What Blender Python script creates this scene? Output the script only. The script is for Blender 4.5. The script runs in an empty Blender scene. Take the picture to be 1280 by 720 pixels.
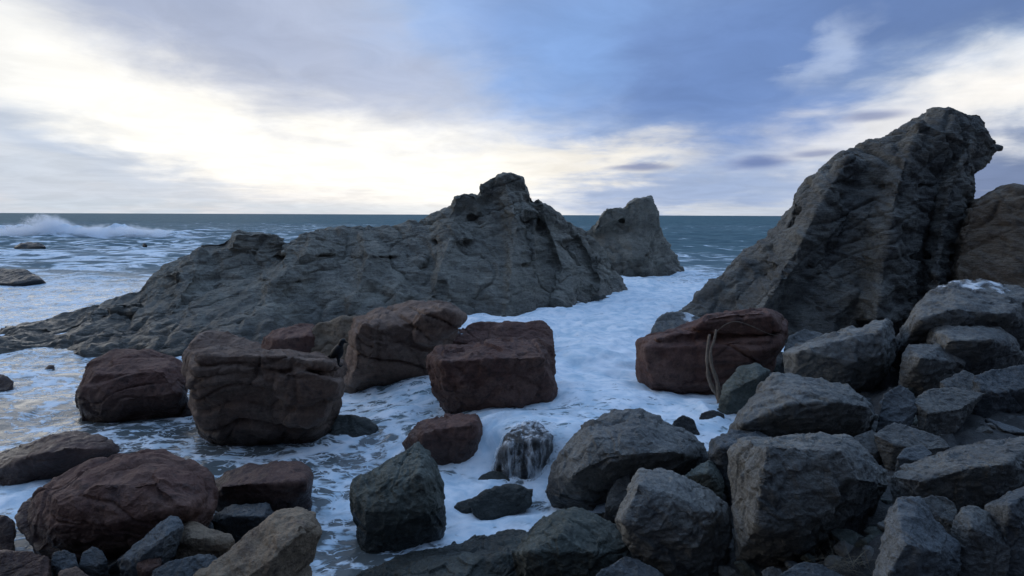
import bpy, bmesh, math, random
import numpy as np
from mathutils import Matrix, Vector

sc = bpy.context.scene
rad = math.radians

# ------------------------------------------------------------------ camera
FPX, CX, CY = 700.0, 640.0, 360.0            # focal length and centre in pixels of the 1280 px photograph
H = 4.0
PITCH, ROLL = 7.45, 0.22
Rm = (Matrix.Rotation(rad(90 - PITCH), 4, 'X') @ Matrix.Rotation(rad(ROLL), 4, 'Z'))
cam = bpy.data.cameras.new('camera')
cam.sensor_width = 36.0
cam.lens = FPX / 1280 * 36.0
cam.clip_start, cam.clip_end = 0.05, 40000
camo = bpy.data.objects.new('camera', cam)
camo.matrix_world = Matrix.Translation((0, 0, H)) @ Rm
sc.collection.objects.link(camo)
sc.camera = camo
RN = np.array(Rm.to_3x3())

def ray(px, py):
    d = RN @ np.array([(px - CX) / FPX, -(py - CY) / FPX, -1.0])
    return d
def at(px, py, Y):
    d = ray(px, py); t = Y / d[1]
    return np.array([d[0] * t, Y, H + d[2] * t])
def on_z(px, py, z):
    d = ray(px, py); t = (z - H) / d[2]
    return np.array([d[0] * t, d[1] * t, z])

# ------------------------------------------------------------------ node helper
class E:
    nt = None
    def __init__(s, sock): s.s = sock
    @staticmethod
    def m(op, *a, clamp=False):
        n = E.nt.nodes.new('ShaderNodeMath'); n.operation = op; n.use_clamp = clamp
        for i, v in enumerate(a):
            if isinstance(v, E): E.nt.links.new(v.s, n.inputs[i])
            else: n.inputs[i].default_value = float(v)
        return E(n.outputs[0])
    def __add__(s, o): return E.m('ADD', s, o)
    __radd__ = __add__
    def __sub__(s, o): return E.m('SUBTRACT', s, o)
    def __rsub__(s, o): return E.m('SUBTRACT', o, s)
    def __mul__(s, o): return E.m('MULTIPLY', s, o)
    __rmul__ = __mul__
    def __truediv__(s, o): return E.m('DIVIDE', s, o)
def sstep(x, a, b):
    n = E.nt.nodes.new('ShaderNodeMapRange'); n.interpolation_type = 'SMOOTHSTEP'
    for k, v in (('Value', x), ('From Min', a), ('From Max', b)):
        if isinstance(v, E): E.nt.links.new(v.s, n.inputs[k])
        else: n.inputs[k].default_value = v
    n.inputs['To Min'].default_value = 0; n.inputs['To Max'].default_value = 1
    return E(n.outputs['Result'])
def mixc(f, a, b):
    n = E.nt.nodes.new('ShaderNodeMix'); n.data_type = 'RGBA'
    for s_, v in ((n.inputs[0], f), (n.inputs[6], a), (n.inputs[7], b)):
        if isinstance(v, E): E.nt.links.new(v.s, s_)
        elif isinstance(v, (tuple, list)): s_.default_value = (*v[:3], 1)
        else: s_.default_value = v
    return E(n.outputs[2])
def comb(x, y, z):
    n = E.nt.nodes.new('ShaderNodeCombineXYZ')
    for i, v in enumerate((x, y, z)):
        if isinstance(v, E): E.nt.links.new(v.s, n.inputs[i])
        else: n.inputs[i].default_value = v
    return E(n.outputs[0])
def sep(v):
    n = E.nt.nodes.new('ShaderNodeSeparateXYZ'); E.nt.links.new(v.s, n.inputs[0])
    return [E(o) for o in n.outputs]
def noise(vec, scale, detail=4, rough=0.55, dist=0.0, lac=2.0):
    n = E.nt.nodes.new('ShaderNodeTexNoise')
    E.nt.links.new(vec.s, n.inputs['Vector'])
    n.inputs['Scale'].default_value = scale; n.inputs['Detail'].default_value = detail
    n.inputs['Roughness'].default_value = rough; n.inputs['Distortion'].default_value = dist
    n.inputs['Lacunarity'].default_value = lac
    return E(n.outputs['Fac'])
def voro(vec, scale, feature='DISTANCE_TO_EDGE', out='Distance'):
    n = E.nt.nodes.new('ShaderNodeTexVoronoi'); n.feature = feature
    E.nt.links.new(vec.s, n.inputs['Vector']); n.inputs['Scale'].default_value = scale
    return E(n.outputs[out])
def mapping(vec, scale=(1, 1, 1), rot=(0, 0, 0), loc=(0, 0, 0)):
    n = E.nt.nodes.new('ShaderNodeMapping'); E.nt.links.new(vec.s, n.inputs[0])
    n.inputs['Location'].default_value = loc; n.inputs['Rotation'].default_value = rot; n.inputs['Scale'].default_value = scale
    return E(n.outputs[0])
def lin(r, g, b):
    f = lambda c: (c / 255 / 12.92) if c / 255 <= .04045 else ((c / 255 + .055) / 1.055) ** 2.4
    return (f(r), f(g), f(b))

# ------------------------------------------------------------------ world: dusk cloud sky over a Nishita sky
SUN_PX = (330, 165)
_sd = ray(*SUN_PX); _sd = _sd / np.linalg.norm(_sd)
SUN_EL = math.asin(_sd[2]); SUN_AZ = math.atan2(_sd[0], _sd[1])
world = bpy.data.worlds.new('World'); sc.world = world; world.use_nodes = True
nt = world.node_tree; nt.nodes.clear(); E.nt = nt
tc = nt.nodes.new('ShaderNodeTexCoord')
dvec = E(tc.outputs['Generated'])
dx, dy, dz = sep(dvec)
az = E.m('ARCTAN2', dx, dy)
el = E.m('ARCSINE', dz)
av = comb(az, el, 0.0)
# cloud-deck coordinates: the direction met with a flat layer overhead, so that streaks run to the horizon
deck_k = E.m('MAXIMUM', dz, 0.0) + 0.12
deck = comb(dx / deck_k, dy / deck_k, 0.3)
n1 = noise(deck, 1.1, 6, 0.55, 0.4)
n2 = noise(mapping(deck, loc=(7, 3, 1)), 1.1, 6, 0.55, 0.4)
n3 = noise(mapping(av, scale=(2.6, 5.5, 1), rot=(0, 0, 0.2)), 1.7, 6, 0.6, 0.3)
n4 = noise(mapping(av, scale=(4, 9, 1), rot=(0, 0, .1)), 2.6, 6, 0.6, 0.4)
waz = az + (n1 - 0.5) * 0.26 + (n3 - 0.5) * 0.16
wel = el + (n2 - 0.5) * 0.13 + (n4 - 0.5) * 0.06
def azel(px, py):
    d = ray(px, py); d = d / np.linalg.norm(d)
    return math.atan2(d[0], d[1]), math.asin(d[2])
def blob(px, py, rx, ry, rot=0, hard=0.0, warp=1.0, deg=False):
    """soft elliptical mask, radii in photo pixels, rot in degrees (positive = rising to the right)"""
    a0, e0 = (rad(px), rad(py)) if deg else azel(px, py)
    A = az + (waz - az) * warp - a0; B = el + (wel - el) * warp - e0
    c, s = math.cos(rad(rot)), math.sin(rad(rot))
    u = (A * c + B * s) / (rx / 700); v = (B * c - A * s) / (ry / 700)
    r = E.m('SQRT', u * u + v * v)
    return 1.0 - sstep(r, hard, 1.0)
sky = nt.nodes.new('ShaderNodeTexSky'); sky.sky_type = 'NISHITA'; sky.sun_disc = False
sky.sun_elevation = SUN_EL; sky.sun_rotation = SUN_AZ
nish = nt.nodes.new('ShaderNodeMix'); nish.data_type = 'RGBA'; nish.blend_type = 'MULTIPLY'; nish.inputs[0].default_value = 1
nt.links.new(sky.outputs[0], nish.inputs[6]); nish.inputs[7].default_value = (0.05, 0.05, 0.05, 1)
# far sky: brighter toward the sea, dim behind the camera
front = sstep(dy, -0.7, 0.6)
base = mixc(front, lin(58, 70, 98), lin(182, 202, 230))
hor = 1.0 - sstep(el, 0.0, 0.22)
base = mixc(hor * front, base, lin(206, 216, 232))
col = mixc(0.12, base, E(nish.outputs[2]))
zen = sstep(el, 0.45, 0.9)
col = mixc(zen * sstep(dy, -1.0, 0.2), col, (.42, .68, 1.16))  # upper sky above the view, brightened beyond the rest to light the foam
WHITE = (1.12, 1.09, 1.015)
def over(f, c, k=1.0):
    global col
    col = mixc(f * k if k != 1.0 else f, col, c)
over(blob(-85, 16, 620, 260, 0, 0.2, 1, True), (1.15, 1.10, 1.02), .95)  # added glow, mostly out of view on the left, to light left-facing rock
over(blob(650, 40, 440, 210, 0, 0.0), lin(166, 198, 248), .85)
over(blob(300, 150, 660, 190, -10, 0.0), WHITE, 1.0)
over(blob(560, 205, 330, 90, -6, 0.1), WHITE, .95)
over(blob(80, 190, 230, 40, -12, 0.0), lin(178, 194, 218), .75)
over(blob(60, 236, 420, 40, -4, 0.1), lin(196, 207, 222), .75)
over(blob(250, 262, 500, 16, 0, 0.2, 0), lin(200, 212, 224), .6)
over(blob(170, -20, 470, 105, -17, 0.3), lin(160, 173, 203), .85)
over(blob(430, 50, 240, 80, -30, 0.1), lin(182, 192, 216), .7)
over(blob(800, 55, 400, 185, -12, 0.1), lin(120, 150, 202), .95)
over(blob(900, 110, 180, 100, -10, 0.1), lin(118, 148, 202), .8)
over(blob(700, 60, 160, 90, 30, 0.1), lin(142, 180, 236), .6)
over(blob(1240, 118, 215, 62, 14, 0.0), (1.08, 1.04, .98), .9)
over(blob(1010, 110, 150, 80, -10, 0.0), lin(128, 156, 206), .7)
over(blob(1060, 178, 150, 50, 4, 0.2), lin(236, 236, 238), .8)
over(blob(930, 120, 150, 95, -8, 0.15), lin(126, 154, 206), .8)
over(blob(740, 200, 180, 40, 0, 0.1), lin(250, 244, 232), .8)
over(blob(1130, 10, 330, 75, 12, 0.3), lin(100, 126, 174), .95)
over(blob(1060, 25, 150, 70, 10, 0.2), lin(106, 132, 182), .85)
over(blob(950, 60, 200, 130, 25, 0.2), lin(114, 144, 198), .8)
over(blob(1075, 66, 60, 30, 40, 0.1), lin(205, 220, 244), .5)
over(blob(840, 238, 260, 40, 3, 0.25), lin(156, 176, 212), .85)
over(blob(1270, 215, 150, 55, 0, 0.3), lin(112, 130, 168), .9)
over(blob(952, 203, 46, 11, 0, 0.2, .12), lin(110, 130, 178), .9)
over(blob(800, 209, 50, 6, 0, 0.2, .12), lin(128, 140, 178), .8)
over(blob(1020, 192, 34, 6, 0, 0.2, .12), lin(130, 142, 180), .7)
over(blob(1092, 145, 42, 8, 0, 0.2, .12), lin(140, 152, 188), .8)
# fine cloud texture, thin to thick
tex = noise(mapping(deck, loc=(2, 9, 4)), 2.6, 7, 0.6, 0.6)
col2 = nt.nodes.new('ShaderNodeMix'); col2.data_type = 'RGBA'; col2.blend_type = 'MULTIPLY'; col2.inputs[0].default_value = 1
nt.links.new(col.s, col2.inputs[6])
tv = sstep(tex, 0.25, 0.75) * 0.14 + 0.93
nt.links.new(comb(tv, tv, tv).s, col2.inputs[7])
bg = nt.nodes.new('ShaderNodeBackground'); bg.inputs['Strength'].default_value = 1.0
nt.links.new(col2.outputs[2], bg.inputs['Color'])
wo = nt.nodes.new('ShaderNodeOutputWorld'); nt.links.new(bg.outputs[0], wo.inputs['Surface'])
world.cycles.sampling_method = 'MANUAL'; world.cycles.sample_map_resolution = 512

sun = bpy.data.lights.new('sun', 'SUN'); sun.energy = 0.5; sun.angle = rad(50); sun.color = (1, .93, .82)
suno = bpy.data.objects.new('sun', sun)
SUN_AZ, SUN_EL = rad(-46), rad(16)             # glow behind the cloud bank on the left
suno.rotation_euler = Vector((-math.sin(SUN_AZ) * math.cos(SUN_EL), -math.cos(SUN_AZ) * math.cos(SUN_EL), -math.sin(SUN_EL))).to_track_quat('-Z', 'Y').to_euler()
sc.collection.objects.link(suno)

sc.view_settings.view_transform = 'Standard'; sc.view_settings.look = 'None'
sc.view_settings.exposure = 0.0; sc.view_settings.gamma = 1.0; sc.view_settings.use_curve_mapping = False
sc.cycles.use_denoising = True; sc.cycles.use_adaptive_sampling = True; sc.cycles.adaptive_threshold = 0.02
sc.cycles.volume_bounces = 5; sc.cycles.max_bounces = 8; sc.cycles.diffuse_bounces = 3; sc.cycles.glossy_bounces = 3; sc.cycles.transparent_max_bounces = 12

# ------------------------------------------------------------------ numpy noise
_rng = np.random.default_rng(11)
TAB = _rng.random(65536).astype(np.float32)
def _hash(ix, iy, iz, seed):
    h = (ix * 73856093) ^ (iy * 19349663) ^ (iz * 83492791) ^ (seed * 2654435)
    h ^= (h >> 13)
    return h & 65535
def vnoise(p, seed=0):
    i = np.floor(p).astype(np.int64); f = (p - i).astype(np.float32)
    f = f * f * f * (f * (f * 6 - 15) + 10)
    out = np.zeros(len(p), np.float32)
    for a in (0, 1):
        wx = f[:, 0] if a else 1 - f[:, 0]
        for b in (0, 1):
            wy = f[:, 1] if b else 1 - f[:, 1]
            for c in (0, 1):
                wz = f[:, 2] if c else 1 - f[:, 2]
                out += wx * wy * wz * TAB[_hash(i[:, 0] + a, i[:, 1] + b, i[:, 2] + c, seed)]
    return out * 2 - 1
def fbm(p, seed=0, oct=4, gain=0.5):
    s = np.zeros(len(p), np.float32); a = 1.0; q = p
    for k in range(oct):
        s += a * vnoise(q + 17.3 * k, seed + k); a *= gain; q = q * 2.03
    return s
def ridged(p, seed=0, oct=3):
    s = np.zeros(len(p), np.float32); a = 1.0; q = p
    for k in range(oct):
        s += a * (.5 - 2 * np.abs(vnoise(q + 9.1 * k, seed + k))); a *= .5; q = q * 2.07
    return s
def chip(p, seed=0):
    """broken-rock relief: each cell of a cellular pattern is a plane with its own tilt"""
    i0 = np.floor(p).astype(np.int64)
    best = np.full(len(p), 1e9, np.float32); res = np.zeros(len(p), np.float32)
    for a in (-1, 0, 1):
        for b in (-1, 0, 1):
            for c in (-1, 0, 1):
                ix, iy, iz = i0[:, 0] + a, i0[:, 1] + b, i0[:, 2] + c
                hx = _hash(ix, iy, iz, seed)
                fx = TAB[hx]; fy = TAB[(hx + 911) & 65535]; fz = TAB[(hx + 5077) & 65535]
                dxx = (p[:, 0] - ix - fx).astype(np.float32); dyy = (p[:, 1] - iy - fy).astype(np.float32); dzz = (p[:, 2] - iz - fz).astype(np.float32)
                d = dxx * dxx + dyy * dyy + dzz * dzz
                tx = TAB[(hx + 101) & 65535] - .5; ty = TAB[(hx + 202) & 65535] - .5; tz = TAB[(hx + 303) & 65535] - .5
                o = TAB[(hx + 404) & 65535] - .5
                val = (dxx * tx + dyy * ty + dzz * tz) * 2 + o * 0.22
                m = d < best
                best = np.where(m, d, best); res = np.where(m, val, res)
    return res

# ------------------------------------------------------------------ mesh helpers
def link(o, parent=None):
    sc.collection.objects.link(o)
    if parent is not None: o.parent = parent
    return o
def tag(o, label=None, cat=None, group=None, kind=None):
    for k, v in (('label', label), ('category', cat), ('group', group), ('kind', kind)):
        if v: o[k] = v
    return o
def mesh_from(name, V, F):
    me = bpy.data.meshes.new(name)
    me.from_pydata([tuple(map(float, v)) for v in V], [], [tuple(f) for f in F])
    me.update(); return me
def cut_hull(b, n, frac, r):
    for _ in range(n):
        co = np.array([v.co for v in b.verts]); c = co.mean(0)
        d = r.normal(size=3); d /= np.linalg.norm(d)
        h = ((co - c) @ d).max()
        b2 = bmesh.ops.bisect_plane(b, geom=b.verts[:] + b.edges[:] + b.faces[:], plane_co=c + d * h * (frac + .06 * r.random()), plane_no=d, clear_outer=True)
        ed = [e for e in b2['geom_cut'] if isinstance(e, bmesh.types.BMEdge)]
        if ed: bmesh.ops.contextual_create(b, geom=ed)
def hull_bm(bm, pts, cuts=0, frac=.88, seed=1):
    b = bmesh.new()
    vs = [b.verts.new(p) for p in pts]
    r = bmesh.ops.convex_hull(b, input=vs)
    dead = list({g for g in r['geom_interior'] + r['geom_unused'] if isinstance(g, bmesh.types.BMVert)})
    if dead: bmesh.ops.delete(b, geom=dead, context='VERTS')
    if cuts: cut_hull(b, cuts, frac, np.random.default_rng(seed))
    bmesh.ops.recalc_face_normals(b, faces=b.faces)
    t = bpy.data.meshes.new('t'); b.to_mesh(t); b.free()
    bm.from_mesh(t); bpy.data.meshes.remove(t)
def remesh(bm, voxel):
    me = bpy.data.meshes.new('t'); bm.to_mesh(me); bm.free()
    o = bpy.data.objects.new('t', me); sc.collection.objects.link(o)
    m = o.modifiers.new('r', 'REMESH'); m.mode = 'VOXEL'; m.voxel_size = voxel
    dg = bpy.context.evaluated_depsgraph_get()
    out = bpy.data.meshes.new_from_object(o.evaluated_get(dg))
    bpy.data.objects.remove(o); bpy.data.meshes.remove(me)
    return out
def get_co(me):
    a = np.empty(len(me.vertices) * 3, np.float32); me.vertices.foreach_get('co', a); return a.reshape(-1, 3)
def set_co(me, co):
    me.vertices.foreach_set('co', np.ascontiguousarray(co, np.float32).ravel()); me.update()
def get_no(me):
    a = np.empty(len(me.vertices) * 3, np.float32); me.vertices.foreach_get('normal', a); return a.reshape(-1, 3)
def smooth(me, it, lam=0.5):
    n = len(me.vertices)
    e = np.empty(len(me.edges) * 2, np.int32); me.edges.foreach_get('vertices', e); e = e.reshape(-1, 2)
    deg = np.bincount(e.ravel(), minlength=n).astype(np.float32); deg[deg == 0] = 1
    co = get_co(me)
    for _ in range(it):
        acc = np.stack([np.bincount(e[:, 0], co[e[:, 1], k], n) + np.bincount(e[:, 1], co[e[:, 0], k], n) for k in range(3)], 1)
        co = co + lam * (acc / deg[:, None] - co)
    set_co(me, co)
def shade_smooth(me):
    me.polygons.foreach_set('use_smooth', np.ones(len(me.polygons), bool)); me.update()

def weather(me, style, size, seed):
    """fractures, bedding and grain, in world metres"""
    co = get_co(me); no = get_no(me)
    r = np.random.default_rng(seed)
    p = co + r.random(3) * 50
    d = np.zeros(len(co), np.float32)
    wv = np.stack([fbm(p / (0.5 * size), seed + 31 + k, 2) for k in range(3)], 1) * 0.14 * size
    if style == 'grey':
        d += 0.024 * size * chip((p + wv * .4) / (0.40 * size), seed + 1)
        d += 0.018 * size * chip((p + wv * .5) / (0.14 * size), seed + 2)
        d += 0.022 * size * fbm(p / (0.6 * size), seed + 3, 2)
        d += 0.012 * size * ridged((p + wv * .4) / (0.22 * size), seed + 21, 3)
        d += 0.011 * size * fbm(p / (0.10 * size), seed + 4, 4, .6)
        ncr, bed, spacing, amp = 4, None, 0, 0
    elif style == 'red':
        d += 0.040 * size * fbm(p / (0.5 * size), seed + 3, 3)
        d += 0.020 * size * chip((p + wv * .5) / (0.35 * size), seed + 1)
        d += 0.012 * size * fbm(p / (0.10 * size), seed + 4, 4, .6)
        ncr = 8; bed = np.array([r.normal(0, .10), r.normal(0, .2), 1.0]); spacing, amp = 0.17 * size, 0.046 * size
    elif style == 'round':
        d += 0.06 * size * fbm(p / (0.5 * size), seed + 3, 3)
        d += 0.014 * size * fbm(p / (0.10 * size), seed + 4, 4, .6)
        ncr, bed, spacing, amp = 1, None, 0, 0
    else:                                            # 'cliff'
        sk = p.copy(); sk[:, 2] += .42 * sk[:, 0] - .25 * sk[:, 1]        # stretched along the dipping beds
        d += 0.15 * fbm(p / np.array([2.8, 2.8, 2.2]), seed + 3, 3, .5)
        d += 0.10 * ridged((sk + wv * .5) / np.array([3.0, 2.4, .95]), seed + 21, 3)
        d += 0.040 * ridged((sk + wv * .3) / np.array([.9, .9, .30]), seed + 27, 3)
        d += 0.055 * chip((sk + wv * .2) / np.array([1.9, 1.3, .6]), seed + 1)
        d += 0.022 * fbm(p / 0.22, seed + 4, 4, .6)
        gul = 1 - np.abs(fbm((p + wv * .4) / np.array([1.7, 1.7, 5.5]), seed + 8, 3))
        d -= 0.12 * np.clip(gul - 0.84, 0, 1) / .16
        ncr = 7; bed = np.array([-.42, .25, 1.0]); spacing, amp = 0.46, 0.095
    if bed is not None:
        bed = bed / np.linalg.norm(bed)
        t = ((p + wv * (.5 if style != 'cliff' else .3)) @ bed) / spacing
        lay = np.floor(t).astype(np.int64); fr = (t - lay).astype(np.float32)
        hh = TAB[(lay * 7919 + seed * 131) & 65535]
        act = np.clip(fbm(p / (0.7 * size if style != 'cliff' else 2.0), seed + 9, 2) + .55, 0, 1)
        d += amp * act * ((hh - .5) * 1.4 + 0.5 * fr)
        groove = np.exp(-(np.minimum(fr, 1 - fr) / 0.09) ** 2)
        d -= amp * 0.9 * groove * act * (hh > .45)
    ext = co.max(0) - co.min(0)
    for k in range(ncr):
        n = r.normal(size=3); n /= np.linalg.norm(n)
        if bed is not None and k % 2 == 0: n = bed * 0.8 + n * .35; n /= np.linalg.norm(n)
        c = co.min(0) + ext * (0.2 + 0.6 * r.random(3))
        w = (0.010 if style != 'cliff' else 0.035 / size) * size
        q = np.abs((co - c + wv * (.9 if style != 'cliff' else .2)) @ n)
        q = q * (1 + .6 * vnoise(p / (0.06 * size if style != 'cliff' else .3), seed + 60 + k))
        msk = np.clip(vnoise(p / (0.45 * size if style != 'cliff' else 2.5), seed + 40 + k) + .35, 0, 1)
        d -= (0.030 * size if style != 'cliff' else .07) * np.exp(-(q / w) ** 2) * msk
    set_co(me, co + no * d[:, None])

GROUND = []      # control points for the ground sheet (x, y, z)
ROCKXY = []      # footprints of the rocks (x, y, radius) for foam around them
SEED = [100]
def build(name, label, cat, bm, voxel, style, size, mat, sm=3, group=None):
    me = remesh(bm, voxel)
    smooth(me, sm)
    SEED[0] += 7
    weather(me, style, size, SEED[0])
    shade_smooth(me); me.name = name
    me.materials.append(mat)
    o = link(bpy.data.objects.new(name, me))
    # origin at the base of the rock
    co = get_co(me); c = np.array([co[:, 0].mean(), co[:, 1].mean(), co[:, 2].min()])
    set_co(me, co - c); o.location = c
    return tag(o, label, cat, group)

def rock(label, out, zb, mat, style='grey', inn=(), T=None, kb=-.32, kt=.30, name='boulder', cat='boulder', water=False,
         vox=1.7, sm=None, g=None, basepx=None, sink=0.4, extra=(), cuts=None):
    """one boulder: hull of its outline (pixels), of inner edge points (pixel, pixel, depth fraction) and of a back and a sunk base"""
    out = np.array(out, float)
    yb, yt = out[:, 1].max(), out[:, 1].min()
    bx = out[out[:, 1].argmax(), 0] if basepx is None else basepx
    f = on_z(bx, yb, zb); Yf = f[1]
    sc_ = Yf / FPX * 1.05
    w = (out[:, 0].max() - out[:, 0].min()) * sc_; h = (yb - yt) * sc_
    if T is None: T = min(max(0.75 * w, 0.8 * h), 2.2 * h, 3.0)
    Y0 = Yf - kb * T
    cen = out.mean(0)
    pts = []
    for x, y in out:
        k = kb + (kt - kb) * (yb - y) / (yb - yt)
        a = at(x, y, Y0 + k * T); pts.append(a)
        if y > yb - 0.35 * (yb - yt): pts.append(a + [0, 0.1 * T, -sink])
        xs, ys = cen[0] + (x - cen[0]) * .72, cen[1] + (y - cen[1]) * .72
        b = at(xs, ys, Y0 + 0.6 * T)
        pts.append(b)
        if y > yb - 0.35 * (yb - yt): pts.append(b + [0, 0, -sink])
    for x, y, k in inn: pts.append(at(x, y, Y0 + k * T))
    if sm is None: sm = {'grey': 1, 'red': 3, 'round': 5}[style]
    if cuts is None: cuts = {'grey': 2, 'red': 2, 'round': 2}[style]
    bm = bmesh.new(); hull_bm(bm, pts, cuts, .93, SEED[0])
    for poly, ka, kb2 in extra:
        pc = np.array(poly, float); cc = pc.mean(0); hp = []
        for x, y in poly:
            hp.append(at(x, y, Y0 + kb2 * T)); xs, ys = cc[0] + (x - cc[0]) * .86, cc[1] + (y - cc[1]) * .86
            hp.append(at(xs, ys, Y0 + ka * T))
        hull_bm(bm, hp, 4, .92, SEED[0] + 1)
    size = (w * h) ** .5
    o = build(name, label, cat, bm, max(Yf / FPX * vox, 0.008), style, size, mat, sm)
    P = np.array(pts)
    gz = (-0.8 if water else zb - 0.30) if g is None else g
    for fx in (.15, .5, .85):
        GROUND.append((P[:, 0].min() + (P[:, 0].max() - P[:, 0].min()) * fx, Y0 + .1 * T, gz))
    ROCKXY.append(((P[:, 0].min() + P[:, 0].max()) / 2, Y0 + .1 * T, (P[:, 0].max() - P[:, 0].min()) / 2, T * .5))
    return o

def loft_bm(bm, sections):
    """closed tube through sections of equal length, each a list of xyz points"""
    n, m = len(sections), len(sections[0])
    vs = [[bm.verts.new(p) for p in s] for s in sections]
    for i in range(n - 1):
        for j in range(m):
            bm.faces.new((vs[i][j], vs[i][(j + 1) % m], vs[i + 1][(j + 1) % m], vs[i + 1][j]))
    bm.faces.new(vs[0][::-1]); bm.faces.new(vs[-1])
    bmesh.ops.recalc_face_normals(bm, faces=bm.faces)

# ------------------------------------------------------------------ materials
def new_mat(name):
    m = bpy.data.materials.new(name); m.use_nodes = True
    m.node_tree.nodes.clear(); E.nt = m.node_tree
    return m
def finish(m, color, rough, height=None, hdist=0.02, spec=0.4, hstr=0.6, extra=None):
    nt = m.node_tree
    b = nt.nodes.new('ShaderNodeBsdfPrincipled'); o = nt.nodes.new('ShaderNodeOutputMaterial')
    for k, v in (('Base Color', color), ('Roughness', rough)):
        if isinstance(v, E): nt.links.new(v.s, b.inputs[k])
        else: b.inputs[k].default_value = (*v, 1) if isinstance(v, tuple) else v
    b.inputs['Specular IOR Level'].default_value = spec
    if height is not None:
        bp = nt.nodes.new('ShaderNodeBump'); bp.inputs['Distance'].default_value = hdist; bp.inputs['Strength'].default_value = hstr
        nt.links.new(height.s, bp.inputs['Height']); nt.links.new(bp.outputs[0], b.inputs['Normal'])
    nt.links.new(b.outputs[0], o.inputs['Surface'])
    return b
def stone(name, c1, c2, c3, vein=None, wet=0.75, scale=1.0, lichen=None, hd=0.045, bed=0.0):
    m = new_mat(name)
    geo = E.nt.nodes.new('ShaderNodeNewGeometry'); pos = E(geo.outputs['Position'])
    oi = E.nt.nodes.new('ShaderNodeObjectInfo'); rnd = E(oi.outputs['Random'])
    p = mapping(pos, scale=(scale,) * 3)
    big = noise(p, 1.3, 4, .6, .5); mid = noise(p, 6, 6, .65, .3); fine = noise(p, 45, 5, .7)
    speck = noise(p, 130, 3, .7)
    col = mixc(sstep(big, .38, .64), c1, c2)
    col = mixc(sstep(mid, .48, .72), col, c3)
    if vein:
        v1 = E.m('ABSOLUTE', noise(mapping(p, scale=(1, 1, 2.2), rot=(.3, .5, .2)), 2.2, 5, .6, .8) - 0.5)
        col = mixc((1.0 - sstep(v1, 0.0, 0.018)) * 0.55, col, vein)
    if lichen:
        col = mixc(sstep(noise(p, 3.1, 5, .7, .4), .58, .7) * .6, col, lichen)
    m2 = noise(p, 16, 5, .68, .2)
    strat = noise(mapping(p, scale=(.9, .9, 5.5), rot=(.18, -.38, 0)), 2.4, 6, .66, .5)
    vv = (fine - .5) * 1.1 + (m2 - .5) * .9 + (speck - .5) * 0.5 + (strat - .5) * .7 + 1.0 + (rnd - .5) * 0.30
    mul = E.nt.nodes.new('ShaderNodeMix'); mul.data_type = 'RGBA'; mul.blend_type = 'MULTIPLY'; mul.inputs[0].default_value = 1
    E.nt.links.new(col.s, mul.inputs[6]); E.nt.links.new(comb(vv, vv, vv).s, mul.inputs[7]); col = E(mul.outputs[2])
    z = sep(pos)[2]
    w = 1.0 - sstep(z + (mid - .5) * .7 + (big - .5) * .7, 0.22, wet)         # wet foot of the rock
    mul = E.nt.nodes.new('ShaderNodeMix'); mul.data_type = 'RGBA'; mul.blend_type = 'MULTIPLY'; mul.inputs[0].default_value = 1
    k = 1.0 - w * 0.62
    E.nt.links.new(col.s, mul.inputs[6]); E.nt.links.new(comb(k, k, k).s, mul.inputs[7]); col = E(mul.outputs[2])
    crack = voro(mapping(p, scale=(1, 1, 1.7)) , 5.0)
    h = fine * 0.30 + m2 * .75 + mid * 1.0 + speck * 0.08 + strat * (.5 + bed) - (1.0 - sstep(crack, 0.0, .03)) * 0.06
    finish(m, col, 0.82 - w * 0.52, h, hd, .4, .9)
    return m
M_GREY = stone('grey_stone', (.122, .120, .113), (.185, .177, .158), (.072, .073, .073), vein=(.21, .21, .20))
M_PALE = stone('pale_grey_stone', (.165, .162, .150), (.235, .225, .20), (.10, .10, .098), vein=(.24, .24, .23))
M_GREEN = stone('green_grey_stone', (.074, .082, .069), (.118, .124, .104), (.044, .050, .043), vein=(.16, .17, .145))
M_BLUE = stone('blue_grey_stone', (.092, .100, .104), (.135, .14, .14), (.060, .066, .070), vein=(.17, .18, .185))
M_RED = stone('red_sandstone', (.118, .056, .042), (.17, .092, .068), (.066, .036, .030), wet=.8)
M_BROWN = stone('red_brown_sandstone', (.16, .098, .070), (.22, .15, .112), (.092, .06, .047), wet=.5)
M_TAN = stone('tan_stone', (.20, .145, .096), (.27, .20, .134), (.105, .076, .058), wet=.34)
M_CLIFF = stone('cliff_rock', (.205, .190, .155), (.30, .278, .225), (.125, .116, .10), vein=(.28, .265, .23), wet=1.5, scale=.75, lichen=(.26, .243, .195), hd=.12, bed=1.0)
M_OUTCROP = stone('outcrop_rock', (.125, .118, .104), (.20, .187, .158), (.072, .069, .063), vein=(.18, .175, .16), wet=1.2, scale=.75, lichen=(.155, .147, .125), hd=.12, bed=1.0)
M_BLUFF = stone('brown_bluff_rock', (.15, .118, .088), (.215, .175, .13), (.088, .070, .056), wet=.6, scale=.75, hd=.10, bed=1.0)
M_DARK = stone('dark_sea_rock', (.04, .04, .04), (.06, .056, .052), (.03, .03, .032), wet=2.0)
M_GROUND = stone('rubble_ground', (.05, .048, .046), (.075, .072, .067), (.032, .032, .033))

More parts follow.
